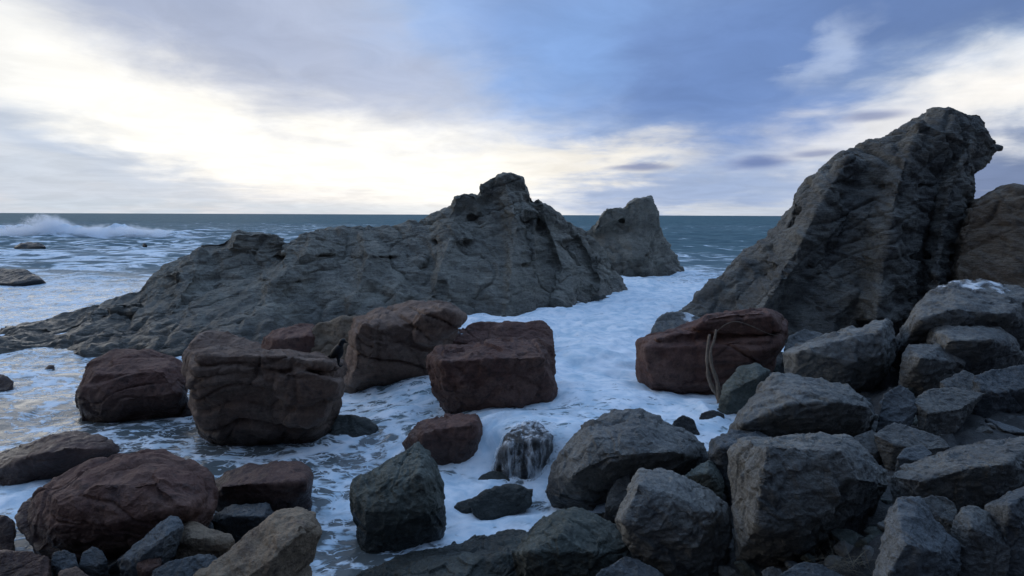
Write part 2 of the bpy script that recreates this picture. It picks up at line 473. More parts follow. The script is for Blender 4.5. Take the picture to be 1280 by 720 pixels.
# ------------------------------------------------------------------ large rocks
def ridge(label, name, cols, voxel, mat, cat='rock', seed=0, deep=-0.8, knobs=()):
    """cols: (px, crest_py, crest_Y, mid (py, Y), base (py, Y), back thickness)"""
    bm = bmesh.new(); S = []
    for c in cols:
        px, cy, cY, mids, by, bY, bk = c
        s = [at(px, by, bY)]
        for (my, mY) in mids: s.append(at(px, my, mY))
        top = at(px, cy, cY); s.append(top)
        s.append(top + [0, bk * .35, -0.25 * max(top[2], .3)])
        s.append(np.array([top[0], cY + bk, deep])); low = np.array([s[0][0], s[0][1] - .15, deep]); s.append(low)
        S.append(s)
    loft_bm(bm, S)
    for kn in knobs: hull_bm(bm, [at(x, y, Y + dd) for x, y, Y in kn for dd in (-.8, .9)])
    o = build(name, label, cat, bm, voxel, 'cliff', 3.0, mat, 3)
    for s in S[::2]: ROCKXY.append((s[0][0], (s[0][1] + s[-2][1]) / 2, 1.2, (s[-2][1] - s[0][1]) / 2))
    return o
def spur(bm, line, w, back=1.3):
    """a buttress running down a cliff face: a chain of hulls along a crest line given as (px, py, Y)"""
    for i, ((xa, ya, Ya), (xb, yb, Yb)) in enumerate(zip(line, line[1:])):
        da = 26 if i == 0 else 6
        hull_bm(bm, [at(xa, ya, Ya), at(xa + 5, ya + 2, Ya + .1), at(xb, yb, Yb), at(xb + 5, yb, Yb + .05),
                     at(xa - w * .8, ya + da, Ya + back), at(xa + w, ya + da, Ya + back * .75), at(xb - w * .8, yb, Yb + back), at(xb + w, yb, Yb + back * .75),
                     at(xa, ya + 8, Ya + back * 1.3), at(xb, yb, Yb + back * 1.3)])
# central ridge: two lofted masses in one mesh (left slab, main crest)
bm = bmesh.new()
def sect(px, cy, cY, mids, by, bY, bk, deep=-.8):
    bY = on_z(px, by + (9 if 60 < px < 360 else 4), .08 + .42 * min(max((px - 250) / 300, 0), 1))[1]
    s = [at(px, by, bY)] + [at(px, a, b) for a, b in mids]
    top = at(px, cy, cY); s.append(top)
    s.append(top + [0, bk * .35, -0.25 * max(top[2], .3)]); s.append(np.array([top[0], cY + bk, deep]))
    s.append(np.array([s[0][0], s[0][1] - .15, deep]))
    return s
left_slab = [
    (-90, 436, 17.6, [(438, 16.9), (440, 16.6)], 446, 16.2, 2),
    (-20, 418, 18.2, [(424, 17.4), (432, 16.8)], 441, 16.2, 3),
    (60, 391, 19.3, [(404, 18.0), (424, 16.9)], 440, 16.25, 3),
    (110, 376, 19.8, [(392, 18.4), (420, 16.9)], 439, 16.3, 3),
    (170, 361, 20.3, [(381, 18.5), (412, 17.0)], 438, 16.4, 3),
    (210, 331, 20.8, [(362, 18.8), (404, 17.2)], 440, 16.5, 3),
    (250, 305, 21.3, [(345, 19.2), (396, 17.5)], 440, 16.7, 3),
    (290, 294, 21.4, [(338, 19.6), (390, 17.8)], 438, 17.0, 3),
    (340, 293, 21.5, [(336, 19.8), (385, 18.0)], 435, 17.2, 3),
    (356, 302, 21.5, [(340, 20.2), (385, 18.4)], 430, 17.4, 3),
]
loft_bm(bm, [sect(*c) for c in left_slab])
main = [
    (318, 330, 21.6, [(360, 19.8), (390, 18.6)], 430, 17.2, 2.5),
    (350, 303, 21.8, [(340, 19.6), (385, 18.0)], 425, 17.2, 3),
    (385, 291, 22.0, [(330, 19.8), (380, 18.0)], 420, 17.3, 3),
    (430, 278, 22.2, [(325, 20.0), (375, 18.4)], 415, 17.6, 3.5),
    (470, 282, 22.4, [(325, 20.3), (372, 18.9)], 412, 18.0, 3.5),
    (520, 276, 22.8, [(318, 20.8), (365, 19.4)], 408, 18.5, 3.5),
    (555, 265, 23.2, [(310, 21.4), (355, 20.0)], 404, 19.0, 3.5),
    (568, 246, 23.6, [(290, 21.9), (345, 20.4)], 402, 19.2, 3.5),
    (595, 242, 24.0, [(285, 22.4), (340, 20.8)], 400, 19.6, 3.5),
    (604, 225, 24.2, [(280, 22.4), (335, 21.0)], 398, 19.8, 3.5),
    (625, 215, 24.4, [(272, 22.8), (330, 21.2)], 397, 20.0, 3.5),
    (650, 218, 24.6, [(268, 23.2), (325, 21.8)], 394, 20.4, 3.5),
    (662, 236, 24.9, [(275, 23.6), (322, 22.2)], 390, 20.8, 3.5),
    (680, 262, 25.2, [(290, 24.0), (328, 22.8)], 384, 21.5, 3.5),
    (705, 270, 25.8, [(300, 24.6), (335, 23.5)], 378, 22.5, 3.5),
    (730, 289, 26.2, [(312, 25.2), (345, 24.2)], 376, 23.3, 3.2),
    (755, 310, 26.6, [(328, 25.8), (350, 25.1)], 370, 24.4, 2.6),
    (776, 338, 26.8, [(346, 26.4), (356, 26.0)], 366, 25.4, 1.6),
    (784, 356, 26.9, [(360, 26.6), (364, 26.2)], 368, 25.8, .8),
]
loft_bm(bm, [sect(*c) for c in main])
for kn in ([(598, 262, 23.9), (601, 229, 24.0), (611, 221, 24.1), (622, 216, 24.1), (639, 214, 24.2), (654, 220, 24.3), (660, 237, 24.4), (672, 262, 24.5)],
           [(558, 268, 23.0), (567, 246, 23.2), (580, 241, 23.3), (597, 243, 23.5), (602, 270, 23.4)],
           [(660, 262, 24.4), (672, 246, 24.5), (680, 262, 24.7), (700, 266, 25.0), (716, 281, 25.3), (700, 300, 25.0)],
           [(285, 312, 21.0), (291, 292, 21.2), (318, 290, 21.3), (342, 291, 21.4), (356, 298, 21.5), (350, 318, 21.2)]):
    hull_bm(bm, [at(x, y, Y + dd) for x, y, Y in kn for dd in (-.7, .9)])
for ln, w in (([(398, 285, 21.3), (374, 318, 19.2), (346, 350, 18.0), (320, 398, 16.7), (306, 436, 16.0)], 44),
              ([(452, 283, 21.7), (458, 320, 19.6), (442, 370, 17.9), (424, 414, 16.9)], 42),
              ([(568, 250, 22.8), (560, 300, 20.7), (545, 350, 19.1), (520, 408, 17.3)], 40),
              ([(628, 219, 23.6), (642, 270, 21.9), (640, 330, 20.1), (628, 400, 18.2)], 34),
              ([(676, 263, 24.4), (692, 300, 23.3), (702, 335, 22.2), (692, 384, 20.3)], 28),
              ([(722, 293, 25.4), (740, 325, 24.5), (750, 350, 23.8), (747, 374, 22.6)], 20),
              ([(252, 308, 20.7), (236, 345, 18.6), (208, 395, 16.8), (182, 440, 15.8)], 42),
              ([(120, 376, 19.1), (105, 402, 17.3), (80, 442, 15.8)], 36)):
    spur(bm, ln, w)
# low foot at the channel edge
for ox, oy, oY in ((726, 372, 22.9), (738, 366, 23.2), (716, 368, 22.9)):
    c = at(ox, oy, oY); hull_bm(bm, [c + np.array(v) * .5 for v in ((-1, 0, .3), (1, 0, .2), (0, -1, 0), (0, 1, .2), (.2, .1, 1.0), (-.9, -.4, -1.2), (.9, -.5, -1.2), (.9, .7, -1.2), (-.9, .7, -1.2))])
build('rock_ridge', 'long grey olive rock ridge with a knobbly peak, crossing the middle of the cove', 'rock', bm, .045, 'cliff', 3.0, M_CLIFF)
for c in left_slab + main: 
    b_ = at(c[0], c[4], c[5]); ROCKXY.append((b_[0], b_[1] + 1.8, .9, 1.8))

ridge('pale leaning sea stack behind the end of the ridge, beside open water', 'sea_stack', [
    (722, 300, 34.5, [(320, 34), (340, 33.6)], 365, 33.0, 3),
    (738, 283, 35.0, [(312, 34), (336, 33.4)], 365, 32.5, 3),
    (757, 262, 35.4, [(300, 34.2), (330, 33.2)], 364, 32.3, 3),
    (775, 258, 35.6, [(296, 34.4), (328, 33.2)], 362, 32.3, 3),
    (797, 250, 35.8, [(290, 34.5), (324, 33.4)], 360, 32.6, 3),
    (813, 247, 36.0, [(288, 34.6), (322, 33.6)], 356, 33.2, 3),
    (820, 268, 36.1, [(300, 35.0), (326, 34.2)], 354, 33.8, 2.6),
    (832, 296, 36.2, [(314, 35.4), (332, 34.8)], 352, 34.4, 2.2),
    (846, 322, 36.3, [(332, 35.7), (342, 35.2)], 351, 34.9, 1.6),
    (857, 344, 36.4, [(346, 36.0), (348, 35.7)], 352, 35.4, .8)], .07, M_CLIFF,
    knobs=[[(742, 292, 34.8), (744, 276, 35), (758, 260, 35.2), (774, 257, 35.3), (796, 264, 35.4)], [(780, 280, 35.2), (783, 254, 35.4), (799, 249, 35.5), (815, 245, 35.7), (819, 266, 35.8), (826, 288, 35.8)]])

# right outcrop: lofted in horizontal slices so that its head can overhang
def slice_pts(py, xl, xr, Y, dl, df, dr, thick, xm=.55):
    """left edge, front bulge points, right edge, back points of one slice (py on the outline at depth Y)"""
    l = at(xl, py, Y + dl); r = at(xr, py, Y + dr)
    z = at((xl + xr) / 2, py, Y)[2]
    xa, xb = xl + (xr - xl) * .28, xl + (xr - xl) * xm
    a = at(xa, py, Y); b = at(xb, py, Y)
    pa = np.array([a[0] * (Y + (df + dl) * .5) / Y, Y + (df + dl) * .5 - .2, z]); pb = np.array([b[0] * (Y + df) / Y, Y + df, z])
    xc = xl + (xr - xl) * .82; c = at(xc, py, Y); pc = np.array([c[0] * (Y + (df + dr) * .5) / Y, Y + (df + dr) * .5, z])
    l[2] = r[2] = z
    bl = l * np.array([1, 0, 1]) + [.25 * (r[0] - l[0]), Y + thick * .8, 0]; br = l * np.array([1, 0, 1]) + [.8 * (r[0] - l[0]), Y + thick, 0]
    return [l, pa, pb, pc, r, br, bl]
bm = bmesh.new()
S = [
    slice_pts(430, 805, 1215, 16.5, .5, -1.0, 1.0, 6),
    slice_pts(398, 838, 1215, 16.9, .5, -1.0, .8, 6),
    slice_pts(382, 862, 1215, 17.2, .5, -1.1, .6, 6),
    slice_pts(360, 888, 1212, 17.4, .5, -1.1, .5, 6),
    slice_pts(330, 926, 1205, 17.7, .5, -1.0, .5, 6),
    slice_pts(300, 966, 1203, 18.0, .4, -1.0, .5, 5.6),
    slice_pts(285, 977, 1212, 18.1, .4, -1.0, .5, 5.4),
    slice_pts(260, 990, 1222, 18.3, .4, -1.0, .4, 5.0),
    slice_pts(240, 1004, 1226, 18.4, .4, -.9, .4, 4.7),
    slice_pts(225, 1016, 1223, 18.5, .4, -.9, .4, 4.4),
    slice_pts(205, 1042, 1227, 18.6, .4, -.9, .3, 4),
    slice_pts(190, 1064, 1236, 18.7, .4, -.8, .3, 3.6),
    slice_pts(172, 1100, 1248, 18.8, .4, -.7, .3, 3.2),
    slice_pts(160, 1126, 1243, 18.9, .3, -.6, .2, 2.6),
    slice_pts(146, 1152, 1232, 19.0, .3, -.4, .2, 2.0),
    slice_pts(137, 1166, 1226, 19.1, .2, -.2, .2, 1.4),
    slice_pts(133, 1176, 1194, 19.2, .2, -.1, .2, .8),
]
low = [p * np.array([1, 1, 0]) + [0, 0, -.6] for p in S[0]]
loft_bm(bm, [low] + S)
for ln, w in (([(1152, 150, 18.5), (1122, 230, 16.9), (1106, 320, 16.0), (1094, 402, 15.2)], 46),
              ([(1222, 158, 18.7), (1188, 230, 17.3), (1172, 320, 16.5), (1164, 392, 15.8)], 30),
              ([(1062, 196, 18.0), (1022, 260, 17.0), (988, 330, 16.2), (944, 398, 15.6)], 44)):
    spur(bm, ln, w)
build('rock_outcrop', 'tall dark grey outcrop leaning to a hooked overhanging head, right of the channel', 'rock', bm, .045, 'cliff', 3.0, M_OUTCROP)
for s in S[:5]: ROCKXY.append((s[0][0] + 1.2, s[0][1] + 1.5, 1.2, 1.5))
GROUND += [(s[2][0], s[2][1] + 1, .4) for s in S[:2]]

bm = bmesh.new()
S = [slice_pts(372, 1188, 1420, 15.5, .6, -.6, .6, 4), slice_pts(350, 1192, 1420, 15.7, .6, -.6, .6, 4), slice_pts(318, 1197, 1420, 16, .6, -.6, .5, 4),
     slice_pts(290, 1206, 1415, 16.2, .5, -.5, .5, 3.4), slice_pts(272, 1214, 1400, 16.3, .5, -.5, .5, 3), slice_pts(256, 1222, 1385, 16.4, .4, -.4, .4, 2.4),
     slice_pts(244, 1240, 1350, 16.5, .3, -.3, .3, 1.8), slice_pts(234, 1262, 1310, 16.6, .2, -.2, .2, 1.0)]
low = [p * np.array([1, 1, 0]) + [0, 0, 0] for p in S[0]]
loft_bm(bm, [low] + S)
build('rock_bluff', 'brown lumpy bluff behind the tall outcrop at the right edge', 'rock', bm, .05, 'cliff', 3.0, M_BLUFF)
GROUND += [(s[2][0], s[2][1] + 1, .9) for s in S[:2]]

# ------------------------------------------------------------------ boulders standing in the surf
rock('rounded dark red boulder in the surf, beside the layered block', [(90, 500), (92, 485), (105, 462), (112, 452), (140, 441), (185, 438), (215, 442), (232, 455), (237, 475), (235, 495), (228, 513), (205, 520), (160, 524), (120, 527), (104, 524)],
     0, M_RED, 'red', [(120, 468, -.35), (205, 462, -.35), (100, 497, -.42), (160, 500, -.5), (222, 495, -.45)], water=True)
rock('big layered red brown block with stepped ledges, standing in the surf', [(236, 478), (234, 457), (240, 445), (270, 439), (330, 437), (395, 442), (424, 452), (431, 460), (428, 485), (418, 502), (408, 520), (395, 540), (345, 548), (300, 552), (262, 557), (252, 540), (243, 505)],
     0, M_BROWN, 'red', [(240, 480, -.4), (300, 462, -.42), (400, 470, -.4), (300, 510, -.42), (380, 515, -.38)], kb=-.2, water=True, extra=[([(236, 462), (240, 446), (300, 440), (360, 441), (428, 455), (424, 462), (340, 459), (262, 466)], -.44, .2), ([(335, 500), (343, 468), (372, 458), (405, 468), (429, 476), (424, 494), (385, 510), (350, 512)], -.50, .1), ([(352, 530), (372, 504), (398, 493), (412, 502), (408, 522), (385, 536)], -.46, .1), ([(240, 484), (270, 468), (330, 470), (340, 482), (290, 492), (248, 498)], -.44, .1)])
rock('red slab tucked behind the layered block, below the ridge', [(226, 446), (245, 425), (258, 415), (285, 413), (302, 424), (325, 430), (335, 448), (300, 456), (240, 456)], .25, M_BROWN, 'red', water=True)
rock('dark brown block with a slanting top, behind the layered block', [(326, 446), (327, 421), (345, 412), (375, 405), (393, 404), (399, 420), (402, 452), (360, 456)], .25, M_RED, 'grey', [(345, 425, -.4), (390, 420, -.4)], water=True)
rock('tan boulder behind the black bird', [(388, 425), (390, 410), (400, 403), (425, 400), (445, 396), (450, 410), (446, 462), (400, 462)], .2, M_TAN, 'round', water=True, name='rock', cat='rock')
rock('broad cracked reddish boulder right of the bird, dark hollow beneath', [(430, 482), (431, 450), (437, 415), (445, 397), (460, 391), (478, 396), (505, 392), (522, 383), (547, 379), (570, 385), (582, 396), (572, 412), (556, 428), (540, 448), (533, 470), (500, 480), (470, 484), (440, 492)],
     .05, M_BROWN, 'red', [(445, 420, -.35), (480, 410, -.38), (470, 460, -.45), (530, 400, -.3), (440, 470, -.42)], water=True, T=2.4, extra=[([(515, 432), (512, 405), (530, 390), (560, 384), (576, 394), (566, 414), (545, 430)], -.44, .2), ([(437, 470), (440, 425), (452, 400), (474, 402), (470, 440), (466, 472)], -.50, .2)])
rock('low red rock behind the biggest red boulder, splashed with foam', [(556, 438), (562, 415), (590, 403), (640, 402), (680, 404), (693, 413), (694, 427), (685, 450), (600, 455)], .5, M_RED, 'red', water=True)
rock('biggest red boulder, blocky, beside the white channel', [(534, 462), (536, 446), (545, 436), (565, 431), (600, 433), (622, 429), (645, 420), (670, 420), (690, 432), (692, 445), (694, 475), (697, 500), (690, 514), (650, 522), (618, 529), (590, 516), (555, 502), (540, 490)],
     .25, M_RED, 'grey', [(550, 452, -.4), (620, 448, -.45), (680, 445, -.4), (640, 500, -.45), (560, 480, -.45)], water=True, T=1.7)
rock('small red boulder wedged between the biggest red one and the green boulder', [(502, 554), (510, 540), (525, 528), (555, 520), (575, 516), (598, 518), (603, 527), (604, 548), (601, 570), (585, 582), (560, 591), (535, 587), (510, 572)],
     .0, M_RED, 'grey', [(530, 540, -.4), (590, 530, -.4), (580, 565, -.45), (525, 560, -.42)], water=True)
rock('dark green grey boulder with a pointed top, rising from the lower pool', [(438, 622), (440, 605), (455, 592), (480, 582), (500, 567), (524, 552), (536, 562), (547, 580), (553, 605), (557, 640), (554, 652), (530, 664), (500, 676), (475, 691), (455, 698), (450, 680), (445, 655)],
     -.05, M_GREEN, 'grey', [(455, 640, -.36), (478, 640, -.40), (500, 600, -.28), (528, 590, -.30), (535, 640, -.40), (480, 672, -.4)], water=True, vox=1.4)
rock('dark red rock half sunk at the left edge behind the long red boulder', [(-40, 604), (-35, 575), (0, 568), (25, 554), (48, 545), (62, 540), (100, 537), (122, 542), (154, 562), (120, 574), (70, 592), (15, 608)],
     0, M_RED, 'red', [(20, 575, -.35), (80, 560, -.35)], water=True, T=1.6)
rock('dark red stone in the lower left corner of the surf', [(-40, 692), (-40, 640), (0, 643), (15, 652), (20, 666), (16, 686), (5, 692)], .1, M_RED, 'round', water=True, name='rock', cat='rock')
rock('long rust red boulder with sloping grooved back, above blue grey stones', [(28, 655), (32, 632), (45, 610), (65, 593), (105, 578), (150, 567), (200, 567), (221, 571), (240, 580), (258, 595), (267, 615), (263, 640), (240, 652), (205, 664), (165, 684), (110, 692), (45, 692), (40, 672)],
     .25, M_RED, 'red', [(70, 625, -.38), (120, 605, -.35), (200, 600, -.35), (60, 660, -.42), (140, 655, -.45), (230, 630, -.42)], vox=1.4, g=0)
rock('flat topped red boulder with an undercut face, beside the long rust boulder', [(262, 622), (264, 600), (280, 587), (310, 577), (340, 575), (375, 580), (388, 588), (392, 602), (385, 620), (365, 634), (345, 639), (300, 637), (275, 632)],
     .1, M_RED, 'round', [(275, 608, -.4), (320, 604, -.48), (380, 603, -.4)], kb=-.2, water=True)
rock('low wet grey rock awash in the stream below the layered block', [(400, 546), (403, 530), (415, 521), (440, 518), (460, 524), (472, 536), (463, 550), (430, 554), (405, 551)], -.02, M_GREEN, 'round', water=True, sink=.2, name='rock', cat='rock')
rock('small red rock breaking the water at the left edge', [(-40, 492), (-40, 462), (0, 465), (20, 475), (10, 486), (-10, 492)], 0, M_RED, 'round', water=True, name='rock', cat='rock')
rock('tiny rock poking through foam in the cove left of the red boulders', [(54, 463), (60, 456), (68, 455), (70, 460), (64, 466)], 0.02, M_RED, 'round', water=True, name='rock', cat='rock')
rock('thin red rock lying at the waterline between two red boulders', [(205, 522), (225, 508), (240, 503), (246, 512), (235, 520), (215, 526)], 0, M_RED, 'red', water=True, name='rock', cat='rock')
fall_rock = rock('dark wet boulder under the little waterfall', [(616, 590), (620, 562), (636, 540), (656, 531), (684, 530), (698, 541), (700, 575), (690, 600), (660, 608), (630, 604)],
     -.05, M_DARK, 'round', [(638, 556, -.4), (685, 550, -.4), (655, 592, -.45)], water=True)
rock('flat olive rock awash below the little waterfall', [(583, 626), (600, 615), (640, 605), (668, 610), (664, 632), (630, 646), (600, 648)], .02, M_GREEN, 'round', water=True, sink=.2, T=.5, name='rock', cat='rock')
rock('flat wet rock just awash in the pool beside the green boulder', [(572, 628), (590, 622), (600, 632), (580, 640), (566, 634)], .0, M_GREEN, 'round', water=True, sink=.15, T=.25, name='rock', cat='rock')
rock('smooth rock under thin water, in front of the fall', [(590, 612), (596, 597), (615, 588), (632, 592), (640, 604), (620, 614)], 0, M_GREEN, 'round', water=True, sink=.2, name='rock', cat='rock')
rock('long red block capped by tangled layers, right bank of the channel', [(799, 440), (800, 427), (815, 420), (840, 412), (862, 405), (885, 396), (920, 388), (955, 386), (975, 395), (983, 412), (986, 428), (978, 448), (950, 462), (930, 476), (895, 490), (860, 495), (815, 489), (805, 465)],
     .45, M_RED, 'red', [(806, 436, -.36), (880, 430, -.42), (960, 425, -.4), (815, 478, -.42), (880, 480, -.45), (930, 455, -.45)], water=True, T=2.2, extra=[([(860, 410), (880, 396), (920, 389), (955, 387), (976, 397), (982, 414), (940, 420), (890, 420)], -.36, .35), ([(815, 426), (850, 414), (900, 412), (900, 422), (850, 430)], -.30, .2)])
rock('grey rounded rock between the red block and the tall outcrop foot', [(812, 414), (818, 398), (835, 391), (860, 392), (882, 400), (880, 418), (840, 422)], .55, M_GREY, 'round', water=True, name='rock', cat='rock')
rock('flat dark skerry out at sea by the left edge', [(-60, 356), (-40, 340), (0, 336), (30, 337), (45, 344), (53, 350), (20, 355)], .1, M_DARK, 'red', water=True, T=3.5, name='skerry', cat='rock')
rock('small dark skerry under the breaking wave', [(14, 309), (24, 304), (36, 302), (48, 303), (58, 308), (36, 310)], .25, M_DARK, 'round', water=True, name='skerry', cat='rock')
rock('tiny dark skerry at the end of the breaking wave', [(177, 306), (179, 303), (183, 303), (185, 306), (181, 307)], .2, M_DARK, 'round', water=True, name='skerry', cat='rock')

# ------------------------------------------------------------------ stones at the lower left
rock('blue grey angular stone under the flat topped red boulder', [(264, 652), (270, 641), (290, 631), (335, 627), (343, 640), (340, 656), (320, 664), (295, 667), (275, 662)], .2, M_BLUE, 'grey', [(290, 645, -.4), (330, 645, -.4)], vox=1.4, name='stone', cat='stone')
rock('knobbly pale tan stone beside the blue grey slab', [(210, 686), (215, 670), (225, 657), (236, 653), (252, 660), (275, 662), (290, 668), (293, 676), (285, 685), (260, 692), (230, 695)], .4, M_TAN, 'round', [(240, 672, -.4)], vox=1.4, name='stone', cat='stone')
rock('blue grey slab leaning up against the long rust boulder', [(148, 702), (165, 685), (200, 652), (215, 643), (228, 647), (231, 656), (215, 682), (195, 702), (180, 714), (155, 717)], .4, M_BLUE, 'grey', [(205, 672, -.4), (175, 698, -.4)], vox=1.4, name='stone', cat='stone')
rock('long smooth tan boulder sloping up toward the water', [(240, 750), (250, 722), (275, 699), (312, 672), (355, 643), (378, 635), (395, 640), (404, 655), (403, 670), (390, 690), (362, 708), (340, 730), (320, 760), (250, 765)], .3, M_TAN, 'round', [(300, 705, -.2), (380, 660, -.1), (340, 700, -.3)], vox=1.3, kb=-.4, kt=.4)
rock('small tan stone below the long tan boulder', [(318, 726), (340, 712), (375, 699), (391, 708), (388, 732), (350, 742), (320, 738)], .35, M_TAN, 'round', vox=1.3, name='stone', cat='stone')
rock('flat red slab in the bottom left corner', [(-40, 745), (-40, 694), (10, 688), (40, 688), (62, 700), (58, 740)], .3, M_RED, 'red', vox=1.3, name='stone', cat='stone')
rock('little red stone on the blue grey slab', [(170, 706), (178, 694), (192, 691), (202, 697), (198, 708), (182, 713)], .5, M_RED, 'round', vox=1.2, name='stone', cat='stone')
rock('dark blue grey slab at the bottom edge by the tan boulder', [(180, 735), (190, 712), (220, 700), (262, 690), (275, 700), (262, 722), (245, 745), (190, 748)], .4, M_BLUE, 'grey', vox=1.3, name='stone', cat='stone')
rock('small blue stone below the long rust boulder', [(64, 705), (66, 690), (80, 687), (95, 692), (98, 706), (80, 712)], .4, M_BLUE, 'grey', vox=1.2, name='stone', cat='stone')
rock('squat blue grey stone between the rust boulder and the slab', [(98, 706), (104, 690), (115, 683), (128, 688), (134, 700), (120, 708)], .4, M_BLUE, 'grey', vox=1.2, name='stone', cat='stone')
rock('brown stone at the bottom left, half under the edge', [(66, 745), (76, 716), (95, 710), (112, 718), (118, 745)], .4, M_BROWN, 'round', vox=1.2, name='stone', cat='stone')
rock('grey pebble stone between the tan stone and blue grey stone', [(248, 660), (252, 651), (261, 649), (268, 656), (262, 664)], .3, M_BLUE, 'round', vox=1.2, name='stone', cat='stone')

# ------------------------------------------------------------------ centre and right bank
rock('low olive bedrock shelf along the bottom edge, water lapping over it', [(400, 770), (430, 728), (480, 702), (540, 690), (590, 672), (640, 663), (690, 668), (720, 700), (720, 770)], .1, M_GREEN, 'grey', [(560, 700, -.2), (640, 690, -.2)], T=1.6, vox=1.3, kb=-.5, kt=.35, name='bedrock', cat='rock')
rock('broad olive grey slab at the bottom, tilted under the big tilted boulder', [(640, 690), (665, 655), (690, 640), (718, 632), (745, 640), (775, 657), (812, 682), (821, 697), (806, 722), (780, 740), (700, 740), (655, 720)], .35, M_GREEN, 'grey', [(700, 670, -.25), (740, 690, -.35), (660, 690, -.35)], vox=1.3, T=1.2)
rock('blue grey rounded stone cut by the bottom edge', [(735, 730), (750, 711), (780, 695), (800, 697), (822, 711), (832, 732), (826, 765), (740, 765)], .55, M_BLUE, 'round', vox=1.3, name='stone', cat='stone')
rock('large smooth grey boulder with a dark undercut, beside the little waterfall', [(685, 598), (690, 575), (705, 555), (725, 531), (755, 517), (790, 512), (825, 522), (860, 541), (880, 560), (883, 574), (870, 582), (830, 590), (790, 594), (765, 608), (740, 622), (715, 619), (692, 608)],
     .35, M_GREY, 'grey', [(715, 595, -.42), (760, 570, -.48), (840, 565, -.44), (740, 545, -.3), (800, 540, -.3)], kb=-.12, vox=1.4)
rock('large tilted grey boulder with a pale left edge, in front of the smooth one', [(768, 650), (776, 635), (790, 602), (800, 587), (840, 591), (870, 600), (900, 620), (915, 640), (917, 662), (910, 682), (885, 698), (860, 701), (830, 687), (800, 669)],
     .65, M_PALE, 'grey', [(798, 605, -.30), (780, 650, -.42), (850, 640, -.42), (830, 612, -.25), (870, 680, -.42), (890, 640, -.35)], kb=-.22, vox=1.3)
rock('narrow wedge stone leaning on the tilted grey boulder', [(756, 634), (760, 615), (770, 599), (786, 592), (790, 606), (778, 634)], .5, M_GREY, 'grey', vox=1.3, name='stone', cat='stone')
rock('small greenish stone behind the tilted boulder and left of the pale block', [(853, 597), (870, 583), (886, 573), (898, 585), (906, 601), (900, 612), (878, 608)], .75, M_GREEN, 'grey', [(885, 590, -.4)], vox=1.3, name='stone', cat='stone')
rock('huge grey block with one pale flat left face, lower right', [(913, 562), (922, 548), (960, 545), (1030, 538), (1055, 540), (1086, 561), (1110, 590), (1116, 608), (1105, 622), (1070, 648), (1040, 662), (1010, 675), (985, 679), (955, 670), (928, 664), (922, 640), (917, 600)],
     1.0, M_PALE, 'grey', [(958, 556, -.42), (951, 600, -.5), (947, 655, -.48), (1050, 562, -.42), (1075, 600, -.44), (1000, 660, -.46)], kb=-.15, vox=1.2, T=1.5, cuts=2)
rock('blue grey stone squeezed behind the huge block', [(883, 575), (888, 547), (912, 536), (945, 535), (964, 546), (964, 585), (920, 600)], .8, M_BLUE, 'grey', [(900, 560, -.4), (945, 552, -.4)], vox=1.4, name='stone', cat='stone')
rock('roof shaped pale slab over a dark hollow, behind the huge block', [(912, 530), (935, 500), (955, 476), (968, 464), (985, 470), (1010, 473), (1060, 480), (1090, 505), (1096, 520), (1085, 537), (1040, 548), (985, 548), (930, 536)],
     1.0, M_PALE, 'grey', [(930, 530, -.44), (985, 505, -.48), (1045, 502, -.48), (1085, 508, -.4)], kb=-.08, vox=1.4)
rock('dark greenish boulder behind the driftwood branch', [(898, 502), (905, 480), (925, 457), (945, 453), (963, 462), (961, 477), (945, 497), (925, 510), (905, 514)], .7, M_GREEN, 'grey', [(912, 490, -.4), (950, 470, -.42)], kb=-.2)
rock('long grey boulder with a straight slanting top edge, below the tall outcrop', [(978, 442), (1000, 430), (1035, 418), (1062, 408), (1108, 398), (1118, 405), (1122, 430), (1115, 452), (1090, 465), (1055, 480), (1020, 472), (990, 460)],
     1.1, M_PALE, 'grey', [(1000, 438, -.4), (1100, 412, -.4), (1060, 455, -.48), (1105, 440, -.45)], kb=-.2)
rock('low pale stone behind the slanting boulder', [(980, 436), (985, 420), (1005, 411), (1025, 414), (1040, 424), (1030, 440)], 1.0, M_GREY, 'grey', name='stone', cat='stone')
rock('big grey boulder wet with foam on top, at the right edge', [(1125, 434), (1128, 415), (1140, 385), (1155, 368), (1190, 350), (1230, 352), (1262, 360), (1300, 362), (1310, 410), (1260, 430), (1180, 442)],
     1.5, M_GREY, 'grey', [(1150, 400, -.42), (1195, 385, -.42), (1262, 392, -.42)], kb=-.1)
rock('grey boulder with a faceted front, below the foam topped one', [(1157, 422), (1160, 412), (1180, 403), (1200, 402), (1250, 408), (1270, 425), (1276, 441), (1245, 453), (1215, 459), (1180, 446)], 1.5, M_GREY, 'grey', [(1185, 425, -.42), (1240, 425, -.45)], kb=-.1)
rock('pale layered stone in front of the faceted boulder', [(1126, 444), (1135, 430), (1180, 428), (1195, 441), (1211, 454), (1190, 463), (1165, 471), (1140, 464), (1130, 456)], 1.45, M_GREY, 'grey', [(1150, 447, -.45)], kb=-.1, vox=1.4, name='stone', cat='stone')
rock('flat slab reaching the right edge below the faceted boulder', [(1216, 474), (1225, 466), (1250, 460), (1310, 453), (1310, 480), (1245, 492), (1225, 486)], 1.5, M_BLUE, 'grey', vox=1.3, name='stone', cat='stone')
rock('small flat pale stone left of the flat slab', [(1176, 477), (1205, 462), (1236, 478), (1212, 491), (1186, 490)], 1.42, M_GREY, 'grey', vox=1.3, name='stone', cat='stone')
rock('thin flat stone in front of the small pale one', [(1140, 500), (1160, 486), (1190, 484), (1232, 492), (1200, 512), (1160, 516)], 1.38, M_GREY, 'grey', vox=1.3, name='stone', cat='stone')
rock('dark knobbly stone in the hollow below the slanting boulder', [(1098, 520), (1105, 492), (1125, 480), (1142, 490), (1150, 512), (1125, 530)], 1.2, M_BLUE, 'grey', vox=1.3, name='stone', cat='stone')
